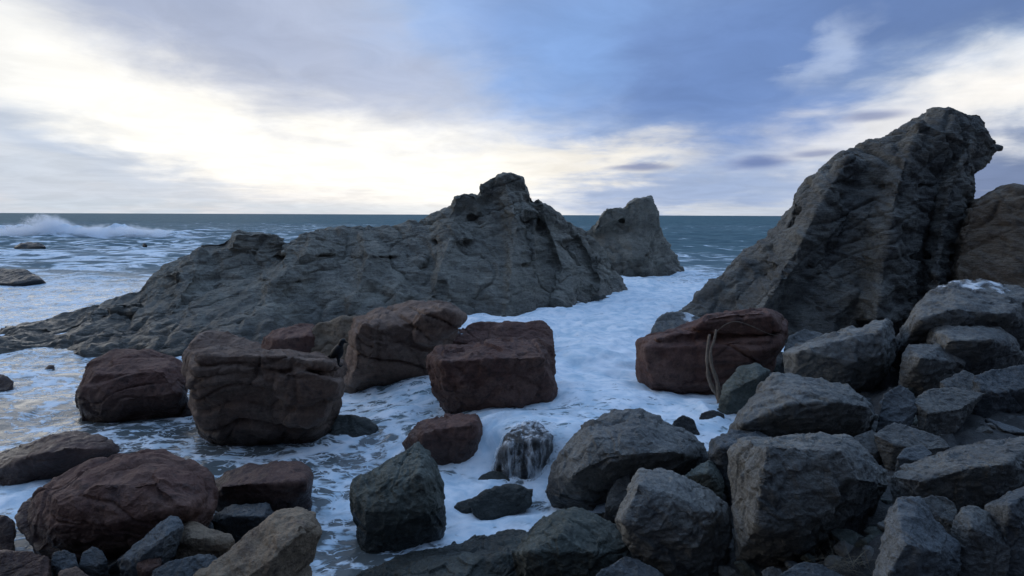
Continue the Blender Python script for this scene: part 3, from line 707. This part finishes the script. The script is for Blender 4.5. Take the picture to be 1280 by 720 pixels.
rock('wide grey slab at the right edge, above the bottom corner', [(1110, 597), (1130, 583), (1160, 573), (1190, 560), (1220, 553), (1300, 541), (1310, 600), (1255, 622), (1230, 628), (1200, 618), (1160, 621), (1140, 614)],
     1.5, M_GREY, 'grey', [(1150, 600, -.35), (1200, 585, -.42), (1260, 580, -.42)], vox=1.2, kb=-.2)
rock('dark boulder in the bottom right corner', [(1232, 632), (1260, 613), (1310, 603), (1310, 700), (1265, 688), (1248, 665)], 1.7, M_BLUE, 'grey', [(1262, 632, -.4)], vox=1.2)
rock('smooth dark grey boulder in the bottom right, under the huge block', [(1082, 748), (1094, 700), (1105, 650), (1120, 622), (1150, 620), (1170, 650), (1190, 670), (1198, 686), (1201, 706), (1185, 730), (1150, 760)], 1.5, M_BLUE, 'grey', [(1130, 680, -.4), (1170, 690, -.35), (1110, 720, -.4)], vox=1.2)
rock('small grey stone capping the smooth bottom boulder', [(1138, 628), (1165, 618), (1186, 622), (1198, 636), (1192, 654), (1165, 643)], 1.7, M_GREY, 'grey', vox=1.2, name='stone', cat='stone')
rock('pale five sided stone near the bottom right corner', [(1190, 658), (1200, 633), (1220, 632), (1240, 645), (1253, 670), (1263, 686), (1236, 692), (1214, 690), (1200, 677)], 1.75, M_GREY, 'grey', [(1212, 658, -.4), (1240, 672, -.4)], vox=1.2, name='stone', cat='stone')
rock('flat lit stone right of the huge block, upper of two', [(1090, 542), (1118, 528), (1142, 537), (1176, 545), (1187, 559), (1150, 562), (1118, 556)], 1.35, M_GREY, 'grey', vox=1.2, name='stone', cat='stone')
rock('flat lit stone touching the top right of the huge block', [(1056, 552), (1090, 537), (1118, 553), (1096, 566), (1070, 566)], 1.2, M_GREY, 'grey', vox=1.2, name='stone', cat='stone')
rock('small dark stone under the flat lit pair', [(1122, 572), (1130, 560), (1152, 556), (1166, 566), (1152, 576)], 1.35, M_BLUE, 'grey', vox=1.2, name='stone', cat='stone')
rock('dark stone standing in foam behind the smooth boulder', [(836, 545), (840, 527), (853, 518), (868, 524), (876, 542), (860, 552)], .5, M_DARK, 'grey', name='stone', cat='stone')
rock('small dark stone at the foot of the driftwood branch', [(872, 528), (876, 516), (892, 512), (906, 517), (906, 530), (886, 534)], .55, M_DARK, 'grey', name='stone', cat='stone')
rock('pale stone below the dry grass, bottom edge', [(965, 750), (975, 716), (1000, 702), (1030, 706), (1060, 722), (1070, 755)], 1.25, M_BLUE, 'grey', vox=1.2, name='stone', cat='stone')

# ------------------------------------------------------------------ ground sheet
def idw(xy, ctrl, power=3.0, eps=.15):
    c = np.array(ctrl, np.float32); num = np.zeros(len(xy), np.float32); den = np.zeros(len(xy), np.float32)
    for x, y, v in c:
        w = 1.0 / (((xy[:, 0] - x) ** 2 + (xy[:, 1] - y) ** 2) + eps * eps) ** (power / 2)
        num += w * v; den += w
    return num / den
def grid_mesh(name, X, Y, Z):
    n, m = X.shape
    V = np.stack([X.ravel(), Y.ravel(), Z.ravel()], 1).astype(np.float32)
    i = np.arange(n * m).reshape(n, m)
    F = np.stack([i[:-1, :-1].ravel(), i[:-1, 1:].ravel(), i[1:, 1:].ravel(), i[1:, :-1].ravel()], 1).astype(np.int32)
    me = bpy.data.meshes.new(name)
    me.vertices.add(len(V)); me.vertices.foreach_set('co', V.ravel())
    me.loops.add(F.size); me.loops.foreach_set('vertex_index', F.ravel())
    me.polygons.add(len(F)); me.polygons.foreach_set('loop_start', np.arange(0, F.size, 4, dtype=np.int32))
    me.update(calc_edges=True); shade_smooth(me)
    return me
for px, py, z in ((760, 400, -1), (720, 480, -.8), (500, 510, -.8), (430, 590, -.8), (300, 560, -.8), (60, 480, -1), (0, 560, -.8), (620, 590, -.8), (600, 650, -.5), (60, 625, -.5), (470, 480, -.8), (860, 500, -.3), (760, 350, -2), (60, 380, -2)):
    GROUND.append(tuple(on_z(px, py, 0)[:2]) + (z,))
GROUND += [(-9, 3, .6), (-4, 1.5, 1.2), (0, .5, 2.0), (4, 1, 2.2), (8, 3, 2.3), (12, 6, 2.2), (16, 10, 2.2), (20, 15, 2.0), (0, -3, 2.4), (-8, -3, 2.4), (8, -3, 2.6), (1, 3.2, .9), (-1, 3.6, .5), (-3, 3.4, .4), (-16, 5, .2), (-30, 20, -2), (-20, 35, -3), (0, 40, -3), (20, 40, -3), (30, 30, -2), (30, 15, 2)]
gx, gy = np.meshgrid(np.linspace(-32, 32, 640), np.linspace(-4, 42, 500))
q = np.stack([gx.ravel(), gy.ravel()], 1).astype(np.float32)
gz = idw(q, GROUND, 3.2, .25)
p3 = np.concatenate([q, np.zeros((len(q), 1), np.float32)], 1)
GZ_BASE = gz.copy()
gz = gz + .10 * chip(p3 / .45, 5) + .05 * chip(p3 / .2, 6) + .04 * fbm(p3 / .3, 9, 3)
me = grid_mesh('ground', gx, gy, gz.reshape(gx.shape)); me.materials.append(M_GROUND)
tag(link(bpy.data.objects.new('ground', me)), kind='structure')

# ------------------------------------------------------------------ water
WZ = [(640, 524, .80), (682, 522, .82), (660, 522, .82), (700, 530, .8), (650, 614, 0), (690, 610, 0), (760, 340, .35), (850, 358, .25), (700, 396, .66), (660, 398, .72), (745, 368, .55), (800, 380, .58), (790, 352, .48), (760, 450, .68), (720, 490, .72), (780, 500, .7), (860, 503, .58), (660, 513, .80), (690, 515, .8), (560, 480, .40), (500, 510, .22), (440, 510, .12), (440, 580, 0), (620, 597, 0), (600, 640, -.03), (540, 665, -.03),
      (300, 560, .02), (200, 540, .05), (60, 480, .08), (0, 560, 0), (60, 620, 0), (30, 445, .12), (0, 380, 0), (100, 350, 0), (900, 320, 0), (650, 625, 0), (480, 640, 0)]
WZ = [tuple(on_z(a, b, z)[:2]) + (z,) for a, b, z in WZ] + [(0, 60, 0), (-40, 60, 0), (40, 60, 0), (0, 200, 0), (-12, 4, 0), (-5, 5, 0), (-20, 12, 0), (0, 4, -.1), (3, 5, -.3), (8, 6, -.3), (12, 10, -.3), (16, 18, 0)]
COV = [(760, 395, 1), (720, 480, .96), (720, 430, .98), (800, 370, .98), (780, 350, .95), (850, 355, .72), (860, 500, .78), (780, 505, .88), (640, 505, .9), (560, 478, .72), (500, 505, .58), (470, 560, .46), (430, 590, .48), (620, 590, .7), (600, 650, .9), (540, 665, .8), (650, 635, .42), (470, 500, .55), (410, 630, .5), (345, 560, .38), (300, 565, .38),
       (250, 560, .32), (200, 545, .18), (160, 540, .18), (60, 480, .42), (30, 520, .26), (100, 460, .48), (0, 450, .44), (60, 520, .28), (0, 600, .55), (20, 625, .8), (60, 640, .4), (60, 350, .52), (150, 318, .66), (60, 318, .72), (20, 400, .46), (100, 380, .50), (200, 330, .52), (260, 300, .45), (60, 335, .6), (900, 310, .22), (930, 290, .14), (860, 335, .45), (880, 345, .55),
       (700, 280, .03), (300, 278, .12), (1000, 300, .1), (400, 690, .15), (440, 700, .05), (500, 690, .5), (90, 660, .2)]
COV = [tuple(on_z(a, b, 0)[:2]) + (c,) for a, b, c in COV] + [(0, 130, .04), (-120, 130, .06), (120, 130, .04), (0, 400, 0), (-300, 400, 0), (300, 400, 0), (0, 70, .08), (40, 70, .1), (-60, 70, .5)]
rows = np.concatenate([np.exp(np.arange(math.log(2.6), math.log(40), .0052)), np.exp(np.arange(math.log(40), math.log(75), .009)), np.exp(np.arange(math.log(75), math.log(115), .0045)), np.exp(np.arange(math.log(115), math.log(20000), .025))])
tt = np.linspace(-1.55, 1.55, 900)
WX = rows[:, None] * tt[None, :]; WY = np.repeat(rows[:, None], len(tt), 1)
q = np.stack([WX.ravel(), WY.ravel()], 1).astype(np.float32)
near = q[:, 1] < 220
wz = np.zeros(len(q), np.float32); cov = np.zeros(len(q), np.float32)
wz[near] = idw(q[near], WZ, 3.4, .3); cov[near] = idw(q[near], COV, 3.2, .3)
for x, y, rx, ry in ROCKXY:            # churned foam hugging each rock
    if y > 60: continue
    d = np.sqrt(((q[:, 0] - x) / (rx + .25)) ** 2 + ((q[:, 1] - y) / (ry + .3)) ** 2)
    cov += np.clip(1 - np.abs(d - 1) / .18, 0, 1) * .2
p3 = np.concatenate([q, np.zeros((len(q), 1), np.float32)], 1)
dist = q[:, 1]
amp = np.clip((dist - 24) / 40, 0, 1)
sw = np.zeros(len(q), np.float32)
sel = (dist < 3000)
sw[sel] = amp[sel] * (.42 * fbm(p3[sel] / np.array([26, 9, 1]), 70, 3) + .18 * fbm(p3[sel] / np.array([5, 2.0, 1]), 77, 3))
nearsel = dist < 45
churn = np.zeros(len(q), np.float32)
churn[nearsel] = (.16 * fbm(p3[nearsel] / np.array([1.9, 1.2, 1]), 80, 3) + .05 * ridged(p3[nearsel] / np.array([1.3, .8, 1]), 88, 2) + .035 * fbm(p3[nearsel] / .28, 85, 3)) * (.25 + 1.0 * np.clip(cov[nearsel] - .35, 0, 1))
# the breaking wave far left
bx = np.clip((q[:, 0] + 92) / 14, 0, 1) * np.clip((-48 - q[:, 0]) / 22, 0, 1)
bsel = (dist > 60) & (dist < 125) & (q[:, 0] < -40)
p_b = p3[bsel]
line = 92 + 3 * vnoise(p_b / np.array([12, 1e9, 1]), 91)
prof = np.where(p_b[:, 1] < line, np.exp(-((p_b[:, 1] - line) / 2.0) ** 2), np.exp(-((p_b[:, 1] - line) / 5.0) ** 2))
hgt = (1.5 + .8 * fbm(p_b / np.array([3.0, 2.5, 1]), 93, 4)) * np.clip((-44 - p_b[:, 0]) / 18, 0, 1)
plume = np.exp(-((p_b[:, 0] + 75) / 3.6) ** 2) * (.9 + .7 * fbm(p_b / np.array([1.2, 3, 1]), 95, 4))
sw[bsel] += prof * np.clip(hgt + plume, 0, 9)
cov[bsel] = np.maximum(cov[bsel], np.clip(prof * 1.5, 0, 1) * np.clip((-46 - p_b[:, 0]) / 12, 0, 1))
wz = wz + sw + churn
me = grid_mesh('sea', WX, WY, wz.reshape(WX.shape))
a_ = me.attributes.new('cov', 'FLOAT', 'POINT'); a_.data.foreach_set('value', np.clip(cov, 0, 1.1).astype(np.float32))
shal = np.clip((18 - dist) / 8, 0, 1) * np.clip((.35 - wz) / .3, 0, 1)
a_ = me.attributes.new('shallow', 'FLOAT', 'POINT'); a_.data.foreach_set('value', shal.astype(np.float32))

def foam_water(name):
    m = new_mat(name); nt = E.nt
    geo = nt.nodes.new('ShaderNodeNewGeometry'); pos = E(geo.outputs['Position'])
    def attr(n):
        a = nt.nodes.new('ShaderNodeAttribute'); a.attribute_name = n; return E(a.outputs['Fac'])
    cv, sh = attr('cov'), attr('shallow')
    x, y, z = sep(pos)
    far = sstep(y, 22.0, 45.0)
    warp = noise(pos, .9, 4, .6)
    flow = mapping(pos, scale=(.7, 1.3, .8), rot=(0, 0, .35))
    nA = noise(flow, 1.9, 5, .55, 1.9)
    nB = noise(mapping(pos, scale=(.34, .62, .5), rot=(0, 0, .12)), .62, 7, .60, 1.3)
    nn = nA * (1.0 - far) + nB * far
    lace = E.m('ABSOLUTE', noise(mapping(flow, loc=(3, 1, 7)), 1.6, 5, .6, 1.8) - .5)
    lace = 1.0 - sstep(lace, 0.0, .11)
    thr = 1.0 - cv
    wvec = nt.nodes.new('ShaderNodeTexNoise'); nt.links.new(pos.s, wvec.inputs['Vector']); wvec.inputs['Scale'].default_value = 1.3; wvec.inputs['Detail'].default_value = 4
    wadd = nt.nodes.new('ShaderNodeVectorMath'); wadd.operation = 'MULTIPLY_ADD'
    nt.links.new(wvec.outputs['Color'], wadd.inputs[0]); wadd.inputs[1].default_value = (1.3, 1.3, .6); nt.links.new(flow.s, wadd.inputs[2])
    web = E.m('MINIMUM', voro(E(wadd.outputs[0]), 2.1), voro(E(wadd.outputs[0]), 4.7) * 1.6)
    web = (1.0 - sstep(web, 0.0, .16)) * (1.0 - far)
    v = (nn - .5) * (far * .9 + 1.7) + .44 + web * .30 + lace * .10 * (1.0 - far)
    foam = sstep(v, thr - .08, thr + .22)
    foam = foam * sstep(cv, .02, .16)
    murk = noise(mapping(pos, scale=(.55, .9, .7), loc=(4, 2, 0)), 1.5, 6, .62, 1.4)
    foam = foam * (1.0 - sstep(murk, .48, .74) * .55 * (1.0 - far) * (1.0 - sstep(cv, .55, .85) * .75))
    soft = noise(mapping(pos, scale=(.8, .8, .8)), 3.2, 5, .6, .9)
    fcol = mixc(sstep(soft * .5 + noise(mapping(pos, scale=(.7, 1.1, .8), rot=(0, 0, .5)), 1.7, 5, .6, 1.6) * .5, .36, .62), (.55, .69, .78), (.93, .96, .985))
    deep = mixc(sstep(nB, .35, .65), (.072, .130, .150), (.125, .205, .22))
    wcol = mixc(sh, deep, mixc(warp, (.075, .085, .080), (.12, .115, .10)))
    # thin milky aeration under the foam
    wcol = mixc(cv * .45, wcol, (.30, .36, .40))
    colr = mixc(foam, wcol, fcol)
    rip = noise(mapping(pos, scale=(.5, 1.2, 1)), 2.2, 6, .62, .4) * (1.0 - far) + noise(mapping(pos, scale=(.35, 1.0, 1)), .9, 7, .65, .3) * far * 3.0
    h = rip * (.5 - foam * .3) + foam * .35 + soft * foam * .35
    bs = finish(m, colr, foam * .5 * (1.0 - far) + .14 + far * .5, h, .055, .5, .7)
    bs.inputs['IOR'].default_value = 1.33
    nt.links.new((0.5 - far * .48).s, bs.inputs['Specular IOR Level'])
    return m
M_SEA = foam_water('sea_water')
me.materials.append(M_SEA)
tag(link(bpy.data.objects.new('sea', me)), kind='structure')

# ------------------------------------------------------------------ white water, spray
from mathutils.bvhtree import BVHTree
def bvh(o):
    me = o.data; co = get_co(me) + np.array(o.location)
    return BVHTree.FromPolygons([tuple(map(float, v)) for v in co], [tuple(p.vertices) for p in me.polygons])
def hit(o, px, py):
    d = ray(px, py); h = bvh(o).ray_cast(Vector((0, 0, H)), Vector(d).normalized())
    return None if h[0] is None else np.array(h[0])
def by_label(t): return next(o for o in sc.objects if t in o.get('label', ''))

def foam_sheet(name, dens, sx, sz, veil=False):
    m = new_mat(name); nt = E.nt
    pos = E(nt.nodes.new('ShaderNodeNewGeometry').outputs['Position'])
    a = nt.nodes.new('ShaderNodeAttribute'); a.attribute_name = 'edge'; ed = E(a.outputs['Fac'])
    st = noise(mapping(pos, scale=(sx, sx, sz)), 1.0, 5, .6, .6)
    if veil:
        st = st * .45 + noise(mapping(pos, scale=(sx * .3, sx * .3, sz * 1.8), loc=(3, 0, 1)), 1.0, 4, .55, .8) * .55
        zz = sep(pos)[2]; st = st + sstep(zz, .55, .9) * .05 + (1.0 - sstep(zz, .0, .22)) * .12
    al = sstep(st + (ed - 1.0) * .5, .58 - dens * .3, .84 - dens * .3) * .82
    b = nt.nodes.new('ShaderNodeBsdfPrincipled'); b.inputs['Base Color'].default_value = (.86, .89, .91, 1); b.inputs['Roughness'].default_value = .5
    nt.links.new(al.s, b.inputs['Alpha'])
    o = nt.nodes.new('ShaderNodeOutputMaterial'); nt.links.new(b.outputs[0], o.inputs['Surface'])
    return m
def drape(o, name, label, mat, test, off, cat='foam'):
    """a thin layer of white water lying on a rock: the faces for which test(co, no) is above 0"""
    me = o.data; co = get_co(me) + np.array(o.location, np.float32); no = get_no(me)
    e = test(co, no).astype(np.float32)
    keep = [tuple(p.vertices) for p in me.polygons if max(e[i] for i in p.vertices) > 0]
    used = sorted({i for f in keep for i in f}); ix = {v: k for k, v in enumerate(used)}
    V = co[used] + no[used] * off * np.clip(.3 + e[used], 0, 1)[:, None]
    c = V.mean(0)
    m2 = mesh_from(name, V - c, [[ix[i] for i in f] for f in keep]); shade_smooth(m2)
    at_ = m2.attributes.new('edge', 'FLOAT', 'POINT'); at_.data.foreach_set('value', np.clip(e[used], 0, 1))
    m2.materials.append(mat)
    w = link(bpy.data.objects.new(name, m2)); w.location = c
    return tag(w, label, cat, kind='stuff')
M_VEIL = foam_sheet('falling_water', .46, 14, .9, True)
M_PATCH = foam_sheet('foam_patch', .75, 3, 3)
drape(fall_rock, 'waterfall_veil', 'thin white veil of water streaming down the dark wet boulder', M_VEIL,
      lambda co, no: np.clip(1.1 - np.clip(no[:, 1], 0, 1) * 2 - np.clip(.05 - co[:, 2], 0, 1) * 4, 0, 1), .035, 'waterfall')
def around(o, px, py, rx, ry):
    h = hit(o, px, py)
    if h is None: h = np.array(o.location)
    def f(co, no):
        d = np.sqrt(((co[:, 0] - h[0]) / rx) ** 2 + ((co[:, 1] - h[1]) / ry) ** 2)
        return np.clip(1.2 - d + .35 * fbm(co / .15, 5, 3), 0, 1) * (no[:, 2] > .15)
    return f
o = by_label('wet with foam on top'); drape(o, 'foam_patch', 'white foam spilled over the top of the big boulder at the right edge', M_PATCH, around(o, 1222, 356, .9, .7), .02)
o = by_label('grey rounded rock between the red block'); drape(o, 'foam_patch', 'white foam on the grey rounded rock at the outcrop foot', M_PATCH, around(o, 862, 397, .45, .4), .02)
o = by_label('low red rock behind the biggest'); drape(o, 'foam_patch', 'white foam on the shoulder of the low red rock behind the biggest boulder', M_PATCH, around(o, 575, 412, .35, .4), .02)

# spray thrown up by the breaking wave
m = new_mat('sea_spray'); nt = E.nt
tcn = nt.nodes.new('ShaderNodeTexCoord'); ob = E(tcn.outputs['Object'])
ox, oy, oz = sep(ob)
nz = noise(ob, .8, 6, .68, .7)
crest = 1.0 - sstep(E.m('ABSOLUTE', ox - 1.0), 8.0, 24.0)
plume = 1.0 - sstep(E.m('ABSOLUTE', (ox + 3.0) / 4.2 + (nz - .5) * 1.2), 0.2, 1.0)
top = crest * 1.45 + plume * 1.7 + (nz - .5) * 3.4
dn = sstep(top - oz, 0.0, 1.2) * (1.0 - sstep(E.m('ABSOLUTE', oy), .8, 2.4)) * sstep(nz, .30, .62) * crest
pv = nt.nodes.new('ShaderNodeVolumePrincipled'); pv.inputs['Color'].default_value = (.97, .98, 1, 1); pv.inputs['Anisotropy'].default_value = .35
nt.links.new((dn * 1.6).s, pv.inputs['Density'])
on = nt.nodes.new('ShaderNodeOutputMaterial'); nt.links.new(pv.outputs[0], on.inputs['Volume'])
bm = bmesh.new(); hull_bm(bm, [(x, y, z) for x in (-26, 26) for y in (-2.6, 2.6) for z in (-.8, 5.5)])
me = bpy.data.meshes.new('wave_spray'); bm.to_mesh(me); bm.free(); me.materials.append(m)
o = link(bpy.data.objects.new('wave_spray', me)); o.location = (-72, 91.0, .6)
tag(o, 'white spray thrown up along the breaking wave at the far left', 'spray', kind='stuff')

# ------------------------------------------------------------------ rubble stones
GREYS = [M_GREY, M_GREY, M_BLUE, M_GREEN]
protos = []
for k in range(12):
    r = np.random.default_rng(500 + k)
    pts = r.normal(size=(14, 3)); pts /= np.linalg.norm(pts, axis=1)[:, None]
    pts *= np.array([.5, .42, .24 + .1 * r.random()]) * (0.8 + .3 * r.random((14, 1)))
    bm = bmesh.new(); hull_bm(bm, pts * 1.0, 4, .86, k)
    me = remesh(bm, .035); smooth(me, 1); weather(me, 'grey', .8, 900 + k); shade_smooth(me); me.name = 'stone'
    me.materials.append(GREYS[k % 4]); protos.append(me)
rs = np.random.default_rng(77); rg = random.Random(5)
FOOT = [(x, y, rx, ry) for x, y, rx, ry in ROCKXY]
xs, ys = gx[0], gy[:, 0]
def ground_z(x, y):
    i = min(max(int((x - xs[0]) / (xs[1] - xs[0])), 0), len(xs) - 1); j = min(max(int((y - ys[0]) / (ys[1] - ys[0])), 0), len(ys) - 1)
    return float(gz.reshape(gx.shape)[j, i])
placed = []
tries = 0
while len(placed) < 250 and tries < 20000:
    tries += 1
    if rg.random() < .86: px, py = rg.uniform(840, 1285), rg.uniform(455, 722)
    else: px, py = rg.uniform(20, 300), rg.uniform(675, 722)
    # walk the ray to the ground
    d = ray(px, py); p = None
    for t in np.arange(2.2, 16, .06):
        a = np.array([0, 0, H]) + d * t / d[1]
        if a[2] < ground_z(a[0], a[1]) - .02: p = a; break
    if p is None or p[2] < (.12 if px > 600 else -.35): continue
    if any(((p[0] - x) / (rx * .8)) ** 2 + ((p[1] - y) / (ry * .8)) ** 2 < .75 for x, y, rx, ry in FOOT): continue
    s_ = rg.uniform(.16, .34) if rg.random() < .6 else rg.uniform(.35, .7)
    s_ *= min(1, p[1] / 7 + .35)
    if any((p[0] - q_[0]) ** 2 + (p[1] - q_[1]) ** 2 < (.27 * (s_ + q_[3])) ** 2 for q_ in placed): continue
    placed.append((p[0], p[1], p[2], s_))
    o = link(bpy.data.objects.new('stone', rg.choice(protos)))
    o.location = (p[0], p[1], p[2] + .06 * s_)
    o.rotation_euler = (rg.uniform(-.5, .5), rg.uniform(-.5, .5), rg.uniform(0, 6.28)); o.scale = (s_ * rg.uniform(.8, 1.3), s_, s_)
    if px > 600: tag(o, 'small angular stone wedged in the rubble between the right bank boulders', 'stone', 'rubble stones between the right bank boulders')
    else: tag(o, 'small stone lying between the larger stones at the lower left', 'stone', 'rubble stones at the lower left')

# ------------------------------------------------------------------ driftwood, dry grass, bird
def tube_bm(bm, pts, r0, r1, seg=8, wob=.0, seed=0):
    pts = [Vector(p) for p in pts]
    # Catmull-Rom through the points
    P = [pts[0]] + pts + [pts[-1]]; line = []
    for i in range(1, len(P) - 2):
        for k in range(6):
            t = k / 6; a, b, c, d = P[i - 1:i + 3]
            line.append(.5 * ((2 * b) + (c - a) * t + (2 * a - 5 * b + 4 * c - d) * t * t + (3 * b - a - 3 * c + d) * t ** 3))
    line.append(pts[-1]); rr = random.Random(seed); rings = []
    for i, p in enumerate(line):
        tn = (line[min(i + 1, len(line) - 1)] - line[max(i - 1, 0)]).normalized()
        u = tn.cross(Vector((0, 1, .2))).normalized(); v = tn.cross(u)
        rad_ = (r0 + (r1 - r0) * i / (len(line) - 1)) * (1 + rr.uniform(-wob, wob))
        rings.append([bm.verts.new(p + (u * math.cos(a) + v * math.sin(a)) * rad_) for a in [6.2832 * k / seg for k in range(seg)]])
    for a, b in zip(rings, rings[1:]):
        for k in range(seg): bm.faces.new((a[k], a[(k + 1) % seg], b[(k + 1) % seg], b[k]))
    bm.faces.new(rings[0][::-1]); bm.faces.new(rings[-1])
    bmesh.ops.recalc_face_normals(bm, faces=bm.faces)
def simple(name, c1, c2, rough=.8, sc_=20, sz=1.0):
    m = new_mat(name); pos = E(E.nt.nodes.new('ShaderNodeNewGeometry').outputs['Position'])
    n = noise(mapping(pos, scale=(1, 1, sz)), sc_, 5, .65)
    finish(m, mixc(sstep(n, .3, .7), c1, c2), rough, n, .004, .3, .7); return m
M_WOOD = simple('driftwood', (.13, .095, .07), (.27, .21, .16), .8, 60, .2)
M_STRAW = simple('dry_grass', (.16, .135, .095), (.27, .23, .165), .8, 20)
M_BIRD = simple('black_feathers', (.006, .006, .007), (.012, .012, .014), .55, 60)
base_ = on_z(899, 514, .45); YB = base_[1]
root = link(bpy.data.objects.new('driftwood_branch', None)); root.location = base_
tag(root, 'pale bare forked driftwood branch propped against the long red block', 'branch')
def child_tube(name, pl, r0, r1, seed):
    bm = bmesh.new(); tube_bm(bm, [at(x, y, YB + dy_) - base_ for x, y, dy_ in pl], r0, r1, 8, .2, seed)
    me = bpy.data.meshes.new(name); bm.to_mesh(me); bm.free(); shade_smooth(me); me.materials.append(M_WOOD)
    return link(bpy.data.objects.new(name, me), root)
child_tube('stem', [(899, 516, 0), (899, 500, .02), (889, 481, .03), (885, 466, .03), (884, 440, .06), (887, 418, .12)], .046, .026, 1)
child_tube('stem', [(899, 508, -.02), (897, 480, -.02), (890, 458, 0), (888, 440, .04), (893, 424, .1), (895, 412, .15)], .040, .020, 2)
redb = by_label('long red block capped'); tw = []
for x, y in ((896, 414), (908, 405), (922, 402), (940, 408), (958, 416), (972, 420)):
    h_ = hit(redb, x, y); tw.append((x, y, (h_[1] - YB - .05) if h_ is not None else .6))
child_tube('twig', tw, .008, .005, 3)
child_tube('twig', [(899, 512, 0), (908, 506, -.05), (914, 497, -.05), (918, 488, 0)], .018, .006, 4)
child_tube('twig', [(899, 514, 0), (912, 509, -.1), (926, 500, -.05)], .015, .005, 5)

bm = bmesh.new(); rr = random.Random(3)
st = by_label('pale stone below the dry grass'); g0 = hit(st, 1010, 712)
g0 = at(1062, 700, g0[1] + .25) if g0 is not None else on_z(1062, 700, 1.4)
for k in range(130):
    b0 = Vector((rr.gauss(0, .10), rr.gauss(0, .05), -.06)); ln = rr.uniform(.12, .34)
    a = rr.uniform(1.9, 3.6) if rr.random() < .8 else rr.uniform(0, 6.28)
    dr = Vector((math.cos(a), math.sin(a) * .6, 0)); up = rr.uniform(.25, 1.0); w = .0028
    pts = [b0 + dr * ln * t * (1 - up * .5) + Vector((0, 0, ln * (up * t - .42 * t * t * (1.3 - up)))) for t in (0, .35, .7, 1)]
    sd = Vector((-dr.y, dr.x, .2)).normalized() * w
    vs = [(bm.verts.new(p - sd * (1 - .8 * i / 3)), bm.verts.new(p + sd * (1 - .8 * i / 3))) for i, p in enumerate(pts)]
    for (a1, b1), (a2, b2) in zip(vs, vs[1:]): bm.faces.new((a1, b1, b2, a2))
me = bpy.data.meshes.new('dry_grass_tuft'); bm.to_mesh(me); bm.free(); me.materials.append(M_STRAW)
o = link(bpy.data.objects.new('dry_grass_tuft', me)); o.location = g0
tag(o, 'dry straw coloured grass tuft under the huge grey block', 'grass tuft')

blk = by_label('big layered red brown block'); ft = hit(blk, 424, 458)
if ft is None: ft = at(424, 452, 12.6)
BS = ft[1] / FPX * 1.25                       # metres per photo pixel at the bird
def bp(px, py, dy_=0): return np.array([(px - 424) * BS, dy_ * BS, (452 - py) * BS])
def ell(bm, c, d, ln, r):
    d = Vector(d).normalized(); q_ = d.to_track_quat('Z', 'Y').to_matrix()
    t = bmesh.new(); bmesh.ops.create_uvsphere(t, u_segments=16, v_segments=10, radius=1)
    for v in t.verts: v.co = Vector(c) + q_ @ Vector((v.co.x * r, v.co.y * r, v.co.z * ln))
    me_ = bpy.data.meshes.new('t'); t.to_mesh(me_); t.free(); bm.from_mesh(me_); bpy.data.meshes.remove(me_)
bm = bmesh.new()
ell(bm, bp(422, 436), (.62, 0, .78), 9.5 * BS, 4.6 * BS)            # body
ell(bm, bp(424.5, 437.5), (.3, 0, .9), 7 * BS, 4.3 * BS)
ell(bm, bp(427, 427.5), (.5, 0, .86), 4.2 * BS, 2.9 * BS)           # neck, head
ell(bm, bp(428.3, 425.5), (.6, 0, .3), 3.2 * BS, 2.6 * BS)
hull_bm(bm, [bp(418, 437, -1.8), bp(418, 437, 1.8), bp(421, 441, -1.5), bp(421, 441, 1.5), bp(410.5, 443, -1.5), bp(410.5, 443, 1.5), bp(412, 445.5, -1.3), bp(412, 445.5, 1.3)])   # tail
for sgn in (-1.6, 1.6):
    ell(bm, bp(423.5, 444, sgn), (-.1, 0, 1), 4.2 * BS, 1.3 * BS)
    ell(bm, bp(423.3, 449, sgn), (0, 0, 1), 3.6 * BS, .75 * BS)
    ell(bm, bp(425, 451.6, sgn), (1, 0, 0), 2.4 * BS, .7 * BS)
me = remesh(bm, .28 * BS); smooth(me, 3); shade_smooth(me); me.materials.append(M_BIRD); me.name = 'bird'
bird = link(bpy.data.objects.new('bird', me)); bird.location = ft
tag(bird, 'black bird perched on the right end of the layered red block', 'bird')
bm = bmesh.new(); hull_bm(bm, [bp(429.5, 424.8, -.8), bp(429.5, 424.8, .8), bp(429.5, 427.2, -.7), bp(429.5, 427.2, .7), bp(434, 427.4, 0), bp(430.5, 424.6, 0)])
me = bpy.data.meshes.new('beak'); bm.to_mesh(me); bm.free(); me.materials.append(M_BIRD); link(bpy.data.objects.new('beak', me), bird)
